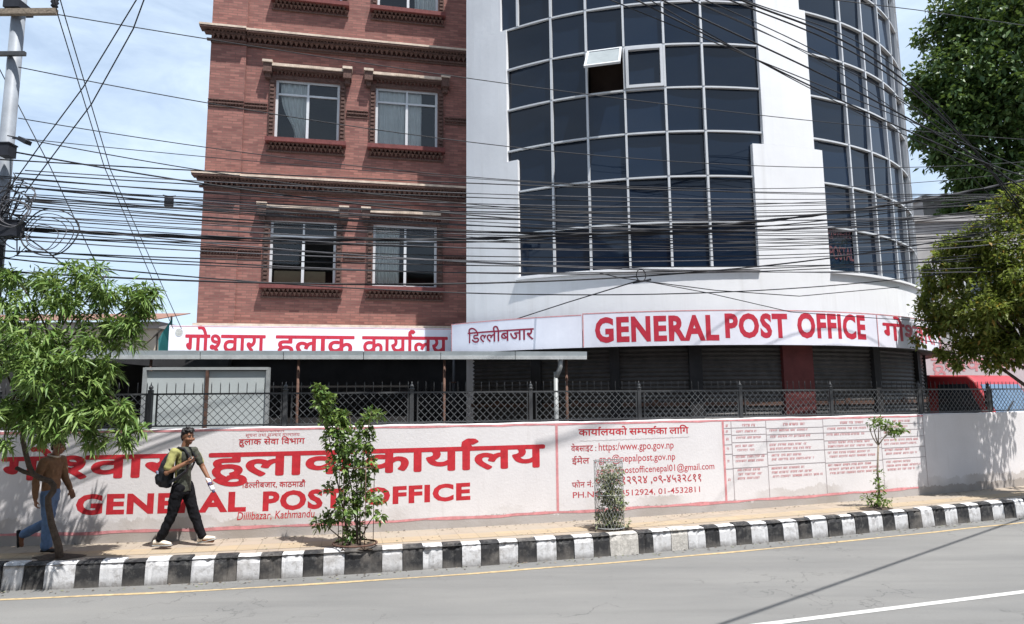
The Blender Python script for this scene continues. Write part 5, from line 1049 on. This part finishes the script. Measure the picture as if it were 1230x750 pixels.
# ================================================================== HOUSES ACROSS THE STREET (behind the camera: they shade it and show in the glass)
for i, (xa, xb, zt) in enumerate(((-34, -17, 9.5), (-16.5, -5.5, 12.5), (-5, 8.5, 10.2), (9, 19, 13.5), (19.5, 36, 9))):
    r = empty('street_house', ((xa + xb) / 2, -5.2, 0), 'house across the street behind the viewer, seen only mirrored in the tower glass', 'building', 'houses across the street'); r.name = 'street_house'
    b = MB(); b.box(xa, xb, -15, -5.2, -.02, zt); b.build('wall', M[['grey', 'beige', 'brick', 'grey', 'beige'][i]], r); b = MB(); b.box(xa - .2, xb + .2, -15.2, -4.7, zt + .002, zt + .3); b.box(xa + 2, xa + 5, -12, -8, zt + .3, zt + 2.6); b.build('roof', M['soffit'], r)
    for z in np.arange(1.2, zt - 2, 3.1):
        for x in np.arange(xa + 1, xb - 2, 2.8): b = MB(); b.box(x, x + 1.5, -5.19, -5.1, z, z + 1.6); b.build('window', M['darkglass'], r)
# ================================================================== PEOPLE
from mathutils import noise as mnoise
def remesh(mb, name, mats, parent, voxel, pick=None, smooth=4, fold=0):
    me = mb.mesh('tmp', mats[0] if isinstance(mats, (list, tuple)) else mats); o = bpy.data.objects.new('tmp', me); COL.objects.link(o)
    r = o.modifiers.new('r', 'REMESH'); r.mode = 'VOXEL'; r.voxel_size = voxel
    s_ = o.modifiers.new('s', 'SMOOTH'); s_.iterations = smooth; s_.factor = .5
    dg = bpy.context.evaluated_depsgraph_get(); nm = bpy.data.meshes.new_from_object(o.evaluated_get(dg)); bpy.data.objects.remove(o); bpy.data.meshes.remove(me)
    if fold:
        k_n = len(nm.vertices); co = np.empty(k_n * 3, np.float32); no = np.empty(k_n * 3, np.float32); nm.vertices.foreach_get('co', co); nm.vertices.foreach_get('normal', no); co = co.reshape(-1, 3); no = no.reshape(-1, 3)
        am = np.array([mnoise.noise((c[0] * 8 + c[2] * 5, c[1] * 8, c[2] * 11)) + .5 * mnoise.noise((c[0] * 26 + c[2] * 16, c[1] * 22, c[2] * 17 - c[0] * 14)) for c in co]); nm.vertices.foreach_set('co', (co + no * (am * fold)[:, None]).astype(np.float32).reshape(-1)); nm.update()
    nm.name = name; nm.materials.clear()
    for m in (mats if isinstance(mats, (list, tuple)) else [mats]): nm.materials.append(m)
    nm.polygons.foreach_set('use_smooth', [True] * len(nm.polygons))
    if pick: nm.polygons.foreach_set('material_index', [pick(p.center) for p in nm.polygons])
    ob = bpy.data.objects.new(name, nm); COL.objects.link(ob); ob.parent = parent; ORIG[ob.name] = ORIG[parent.name]; return ob
def chain(mb, pts, rad, sub=4):                  # tapered limb with rounded joints
    P = []; R = []
    for i in range(len(pts) - 1):
        for k in range(sub): t = k / sub; P.append(np.array(pts[i]) * (1 - t) + np.array(pts[i + 1]) * t); R.append(rad[i] * (1 - t) + rad[i + 1] * t)
    P.append(np.array(pts[-1], float)); R.append(rad[-1]); mb.tube(P, R, 12)
    for p, r in zip(pts, rad): mb.ball(p, r)
def hand(mb, wrist, dirv_, palm_n, curl=.5, s=1.0):
    d = np.array(dirv_, float); d /= np.linalg.norm(d); n = np.array(palm_n, float); n -= d * (n @ d); n /= np.linalg.norm(n); sd_ = np.cross(n, d); w = np.array(wrist, float)
    mb.obox(w + d * .045 * s, d, sd_, n, .045 * s, .036 * s, .013 * s); mb.ball(w, .026 * s)
    for i, L_ in enumerate((.068, .078, .072, .056)):
        b0 = w + d * .085 * s + sd_ * (-.030 + .020 * i) * s; dd = d * math.cos(curl * .6) + n * math.sin(curl * .6); b1 = b0 + dd * L_ * .5 * s; d2 = d * math.cos(curl * 1.6) + n * math.sin(curl * 1.6); b2 = b1 + d2 * L_ * .5 * s; chain(mb, [b0 - d * .02 * s, b0, b1, b2], [.0095 * s, .009 * s, .0085 * s, .007 * s], 2)
    t0 = w + d * .03 * s - sd_ * .03 * s; t1 = t0 + (d * .6 - sd_ * .6 + n * .4) * .035 * s; t2 = t1 + (d * .8 - sd_ * .1 + n * .5) * .032 * s; chain(mb, [t0, t1, t2], [.012 * s, .0105 * s, .008 * s], 2)
def headgeo(mb, c, yaw, pitch=0):
    """skull, jaw, nose, ears around head centre c, facing yaw (0 = +x)"""
    f = np.array([math.cos(yaw) * math.cos(pitch), math.sin(yaw) * math.cos(pitch), math.sin(pitch)]); s_ = np.array([-math.sin(yaw), math.cos(yaw), 0]); u = np.cross(f, s_); c = np.array(c, float)
    def P(a, b, d): return c + f * a + s_ * b + u * d
    def blob(p, ra, rb, rd): mb.rings([(p + u * (-rd * math.cos(t)), f * ra * math.sin(t), s_ * rb * math.sin(t)) for t in np.linspace(.15, math.pi - .15, 11)])
    blob(P(-.012, 0, .03), .096, .075, .092); blob(P(.012, 0, -.03), .078, .064, .085); blob(P(.038, 0, -.078), .046, .045, .038)
    mb.tube([P(.082, 0, .012), P(.094, 0, -.012), P(.106, 0, -.03), P(.088, 0, -.038)], [.008, .010, .013, .010], 8); blob(P(.096, .013, -.034), .010, .009, .008); blob(P(.096, -.013, -.034), .010, .009, .008)
    for sg in (1, -1):
        blob(P(-.01, sg * .078, -.004), .018, .009, .03); blob(P(.072, sg * .045, -.03), .022, .022, .026)
        blob(P(.078, sg * .03, .03), .016, .024, .008)
    blob(P(.086, 0, -.062), .014, .026, .012)
    return P, f, s_, u
def face(root, P, f, s_, u):
    for sg in (1, -1):
        q = MB(); c = P(.081, sg * .031, .012); c = c - f * .004; q.ball(c, .0105, 0, 8); q.ball(c + f * .0058, .0064, 1, 8); q.build('eye', [M['eye'], M['hair']], root)
        q = MB(); q.tube([P(.089, sg * .014, .030), P(.089, sg * .034, .036), P(.076, sg * .053, .031)], [.004, .005, .003], 6); q.build('eyebrow', M['hair'], root)
    q = MB(); q.tube([P(.088, .024, -.062), P(.099, .01, -.060), P(.100, 0, -.061), P(.099, -.01, -.060), P(.088, -.024, -.062)], [.003, .006, .0065, .006, .003], 6); q.build('mouth', M['lip'], root)
def hairdo(root, P, f, s_, u, thick=1.0):
    q = MB()
    def blob(p, ra, rb, rd): q.rings([(p + u * (-rd * math.cos(t)), f * ra * math.sin(t), s_ * rb * math.sin(t)) for t in np.linspace(.15, math.pi - .15, 11)])
    blob(P(-.025, 0, .062), .098, .084, .078); blob(P(-.055, 0, .015), .064, .076, .075); blob(P(.035, .01, .102), .058, .06, .036); blob(P(-.065, 0, -.03), .04, .06, .05)
    for k in range(26):
        a = rng.uniform(-2.6, 2.6); b_ = rng.uniform(.2, 1.2); d = f * math.cos(a) * math.cos(b_) + s_ * math.sin(a) * math.cos(b_) + u * math.sin(b_); c = P(-.022, 0, .055); q.tube([c + d * .075, c + d * .098 + f * .012, c + d * .104 + f * .03 - u * .012], [.02, .014, .005], 6)
    return remesh(q, 'hair', M['hair'], root, .006, smooth=2)
def torso(mb, pts):                               # pts: (centre, half depth x, half width y, shoulder line yaw)
    mb.rings([(c, np.array([math.cos(a), math.sin(a), 0]) * rx, np.array([-math.sin(a), math.cos(a), 0]) * ry) for c, rx, ry, a in pts])
# ---- walker with the backpack (x = walking direction, y = away from the road)
wp = onz(215, 656, ZS); WA = R_(9)
pA = empty('person', (wp[0], wp[1], ZS), 'person in olive and charcoal T-shirt and black trousers walking with phone and bottle', 'person', rz=WA)
sh_n, el_n, wr_n = (-.085, -.185, 1.395), (-.15, -.25, 1.10), (.10, -.20, 1.235)
sh_f, el_f, wr_f = (.095, .165, 1.385), (.22, .20, 1.135), (.335, .13, .965)
hip_n, kn_n, an_n = (-.02, -.085, .86), (-.10, -.09, .46), (-.255, -.09, .10)
hip_f, kn_f, an_f = (.03, .085, .86), (.165, .07, .47), (.315, .06, .085)
q = MB(); HC = (.045, .0, 1.605)
hp = headgeo(q, HC, R_(-38), R_(-4)); q.tube([(.0, 0, 1.38), (.01, 0, 1.46), (.03, 0, 1.54)], [.062, .055, .056], 12)
torso(q, [((.0, 0, .82), .09, .13, 0), ((.0, 0, .95), .085, .135, .05), ((.0, 0, 1.15), .09, .145, .2), ((.0, 0, 1.32), .09, .165, .3), ((.0, 0, 1.41), .06, .11, .3)])
chain(q, [sh_n, el_n, wr_n], [.052, .040, .028]); chain(q, [sh_f, el_f, wr_f], [.052, .040, .028])
hand(q, wr_n, (.9, .15, .28), (.0, .6, .8), 1.1); hand(q, wr_f, (.45, -.25, -.85), (.5, -.6, .2), .9)
chain(q, [hip_n, kn_n, an_n], [.082, .055, .04]); chain(q, [hip_f, kn_f, an_f], [.082, .055, .04])
chain(q, [an_n, (-.20, -.09, .045), (-.10, -.09, .03)], [.04, .038, .03]); chain(q, [an_f, (.36, .05, .06), (.46, .04, .05)], [.04, .038, .03])
bodyA = remesh(q, 'body', M['skin'], pA, .0065)
def toworld_parts(root, fn): fn()
# children are built in the person's own frame
_o = ORIG[pA.name]; ORIG[pA.name] = (0, 0, 0)
face(pA, *hp); hairdo(pA, *hp)
q = MB(); torso(q, [((-.0, 0, .80), .125, .165, 0), ((.0, 0, .88), .122, .165, .03), ((.0, 0, 1.0), .112, .158, .1), ((.0, 0, 1.15), .115, .165, .2), ((.0, 0, 1.30), .115, .185, .28), ((.005, 0, 1.39), .09, .175, .3), ((.008, 0, 1.435), .065, .10, .3), ((.01, 0, 1.455), .055, .065, .3)])
mid_n = tuple(np.array(sh_n) * .25 + np.array(el_n) * .75); mid_f = tuple(np.array(sh_f) * .3 + np.array(el_f) * .7)
chain(q, [(-.04, -.11, 1.385), sh_n, mid_n], [.07, .064, .060]); chain(q, [(.04, .1, 1.385), sh_f, mid_f], [.07, .064, .060])
def pick(c): return 0 if (c.y < -.115 and c.z > 1.15 and c.x < .02) or (c.x < -.045 and c.z < 1.15) or c.y > .17 else 1
remesh(q, 'shirt', [M['olive'], M['charcoal']], pA, .0085, pick, 3, .010)
q = MB(); torso(q, [((.0, 0, .76), .115, .15, 0), ((.0, 0, .86), .118, .158, 0), ((.0, 0, .92), .112, .155, 0)])
cuf_n, cuf_f = tuple(np.array(kn_n) * .1 + np.array(an_n) * .9), tuple(np.array(kn_f) * .1 + np.array(an_f) * .9)
chain(q, [hip_n, kn_n, cuf_n], [.108, .076, .062]); chain(q, [hip_f, kn_f, cuf_f], [.108, .076, .062]); remesh(q, 'trousers', M['trousers'], pA, .009, None, 3, .011)
for an, d in ((an_n, 0), (an_f, 12)):
    q = MB(); a = np.array(an); t = R_(d); f = np.array([math.cos(t), -.12, math.sin(t)]); f /= np.linalg.norm(f); u = np.array([-math.sin(t), 0, math.cos(t)]); s_ = np.cross(u, f); z0 = a - u * (.045 if d else .06)
    q.rings([(z0 + f * x + u * h * .5, u * h * .5, s_ * w_) for x, h, w_ in ((-.085, .03, .02), (-.075, .075, .034), (-.03, .085, .04), (.04, .08, .042), (.10, .06, .047), (.15, .045, .044), (.18, .03, .028))]); so_ = remesh(q, 'shoe', M['shoepale'], pA, .006, None, 2)
    q = MB(); q.rings([(z0 + f * x - u * .004, u * .012, s_ * w_) for x, w_ in ((-.09, .02), (-.08, .037), (.04, .043), (.12, .05), (.19, .03))]); q.build('sole', M['post'], so_, False)
ORIG[pA.name] = _o
# backpack, phone and bottle are things of their own
def held(name, label, cat, c):
    Rm_ = Matrix.Rotation(WA, 3, 'Z'); p = Rm_ @ Vector(c); return empty(name, (wp[0] + p.x, wp[1] + p.y, ZS + p.z), label, cat, rz=WA)
bpk = held('backpack', 'bulging black backpack worn by the person walking with a phone', 'backpack', (-.22, -.04, .86))
def lc(p): return np.array(p) - np.array((-.22, -.04, .86))
q = MB(); q.rings([(lc((-.21 + dx, -.045, z)), (rx, rx * .28, 0), (-ry * .28, ry, 0)) for dx, z, rx, ry in ((.01, .86, .03, .06), (-.015, .88, .085, .12), (-.03, .97, .115, .145), (-.02, 1.1, .11, .15), (.0, 1.22, .09, .14), (.025, 1.32, .065, .12), (.04, 1.38, .03, .07))]); remesh(q, 'bag_body', M['bag'], bpk, .009, None, 3, .008)
q = MB(); q.rings([(lc((-.27 + dx, -.06, z)), (rx, rx * .28, 0), (-ry * .28, ry, 0)) for dx, z, rx, ry in ((.0, .89, .03, .06), (-.02, .93, .06, .1), (-.03, 1.02, .07, .11), (-.02, 1.09, .045, .1), (0, 1.12, .02, .06))]); pk = remesh(q, 'front_pocket', M['bag'], bpk, .009, None, 3, .008)
q = MB(); q.obox(lc((-.315, -.15, 1.10)), np.array([.5, -.8, 0]) / .943, (0, 0, 1), np.array([.8, .5, 0]) / .943, .035, .02, .012); q.build('patch', M['bagpatch'], bpk, False)
for y in (-.15, .10):
    q = MB(); P = [lc(p) for p in ((-.12, y, 1.38), (-.04, y - .01, 1.462), (.05, y, 1.435), (.118, y, 1.34), (.128, y, 1.22), (.09, y - .03, 1.1), (-.03, y - .08 if y < 0 else y + .08, 1.0), (-.14, y - .03 if y < 0 else y + .03, .95))]; q.v = []; 
    for i in range(len(P) - 1): q.bar(P[i], P[i + 1], .05, .014, 0, (1, 0, .3))
    q.build('strap', M['bag'], bpk, False)
q = MB(); q.tube([lc((-.17, -.06, 1.385)), lc((-.2, -.05, 1.43)), lc((-.17, -.0, 1.385))], .010, 6); q.build('handle', M['bag'], bpk, False)
ph = held('mobile_phone', 'dark mobile phone held at chest height by the walking person', 'phone', (.20, -.19, 1.29)); q = MB(); d1 = np.array([.62, -.1, .6]); d1 /= np.linalg.norm(d1); d2 = np.array([.1, 1, .05]); d2 -= d1 * (d1 @ d2); d2 /= np.linalg.norm(d2); q.obox((0, 0, 0), d1, d2, np.cross(d1, d2), .078, .037, .0045); q.build('case', M['phone'], ph, False); q = MB(); q.obox(-np.cross(d1, d2) * -.0052, d1, d2, np.cross(d1, d2), .072, .034, .0006); q.build('screen', M['darkglass'], ph, False)
bt = held('drink_bottle', 'white and dark drink bottle hanging from the walking person’s hand', 'bottle', (.375, .095, .875)); dd = np.array([.5, -.35, -.78]); dd /= np.linalg.norm(dd); q = MB(); q.tube([-dd * .13, -dd * .11, -dd * .08, dd * .09, dd * .11], [.018, .03, .034, .034, .026], 14); q.build('bottle_body', M['bottle'], bt, False); q = MB(); q.tube([-dd * .03, dd * .02], .0352, 14); q.build('label_band', M['bottledark'], bt, False); q = MB(); q.tube([dd * .11, dd * .145], .02, 12); q.build('cap', M['bottledark'], bt, False)

# ---- person in the tree shade, striding behind the trunk
wb_ = onz(46, 667, ZS); WB = R_(6)
pB = empty('person', (wb_[0], wb_[1] + .2, ZS), 'person in brown shirt and blue jeans striding behind the leaning tree trunk', 'person', rz=WB); pB.scale = (.96, .96, .96)
wpB = (wb_[0], wb_[1] + .15)
_o = ORIG[pB.name]; ORIG[pB.name] = (0, 0, 0)
q = MB(); hb_ = headgeo(q, (.035, 0, 1.565), R_(-12), R_(-8)); q.tube([(-.02, 0, 1.36), (.0, 0, 1.44), (.02, 0, 1.5)], [.064, .056, .056], 12)
torso(q, [((-.03, 0, .82), .09, .13, 0), ((-.03, 0, 1.1), .1, .145, 0), ((-.03, 0, 1.3), .095, .16, 0), ((-.025, 0, 1.39), .06, .1, 0)])
s1, e1, w1 = (-.06, -.19, 1.355), (-.13, -.225, 1.06), (-.12, -.215, .80); s2, e2, w2 = (.01, .18, 1.355), (.05, .22, 1.07), (.17, .18, .88)
chain(q, [s1, e1, w1], [.052, .04, .028]); chain(q, [s2, e2, w2], [.052, .04, .028]); hand(q, w1, (.1, .05, -1), (.6, .6, 0), .7); hand(q, w2, (.35, -.05, -.9), (.3, -.8, 0), .7)
h1, k1, a1_ = (-.02, -.09, .85), (.01, -.095, .46), (.025, -.095, .085); h2, k2, a2_ = (-.04, .085, .85), (-.08, .09, .43), (-.44, .09, .245)
chain(q, [h1, k1, a1_], [.08, .055, .042]); chain(q, [h2, k2, a2_], [.08, .055, .042]); chain(q, [a1_, (.1, -.09, .04), (.16, -.09, .03)], [.042, .036, .028]); chain(q, [a2_, (-.45, .09, .15), (-.43, .09, .09)], [.042, .036, .028])
remesh(q, 'body', M['skin'], pB, .0065); face(pB, *hb_); hairdo(pB, *hb_)
q = MB(); torso(q, [((-.03, 0, .77), .115, .17, 0), ((-.03, 0, .9), .105, .165, 0), ((-.03, 0, 1.1), .105, .165, 0), ((-.025, 0, 1.28), .105, .18, 0), ((-.025, 0, 1.37), .08, .16, 0), ((-.022, 0, 1.42), .065, .085, 0)])
chain(q, [(-.06, -.1, 1.35), s1, e1, tuple(np.array(w1) * .85 + np.array(e1) * .15)], [.072, .062, .05, .040]); chain(q, [(0, .1, 1.35), s2, e2, tuple(np.array(w2) * .85 + np.array(e2) * .15)], [.072, .062, .05, .040]); remesh(q, 'shirt', M['brownshirt'], pB, .009, None, 3, .011)
q = MB(); q.tube([(-.022 + .07 * math.cos(t), .085 * math.sin(t), 1.425 + .02 * math.cos(t) * -1) for t in np.linspace(0, 6.283, 17)], .016, 6, caps=False); q.build('collar', M['collar'], pB)
q = MB(); torso(q, [((-.03, 0, .75), .12, .155, 0), ((-.03, 0, .88), .118, .16, 0), ((-.03, 0, .93), .11, .15, 0)]); chain(q, [h1, k1, (.02, -.095, .10)], [.10, .073, .078]); chain(q, [h2, k2, (-.405, .09, .262)], [.10, .073, .07]); remesh(q, 'jeans', M['jeans'], pB, .009, None, 3, .010)
for a, f, u in ((np.array(a1_), np.array([1, -.1, 0]), np.array([0, 0, 1.])), (np.array(a2_), np.array([.12, 0, -1.]), np.array([.98, 0, .12]))):
    f = f / np.linalg.norm(f); s_ = np.cross(u, f); z0 = a - u * .07; q = MB(); q.rings([(z0 + f * x + u * h * .5, u * h * .5, s_ * w_) for x, h, w_ in ((-.08, .025, .02), (-.07, .05, .036), (-.02, .045, .042), (.06, .06, .044), (.12, .05, .048), (.18, .025, .03))]); remesh(q, 'sandal', M['shoeblack'], pB, .006, None, 2)
ORIG[pB.name] = _o
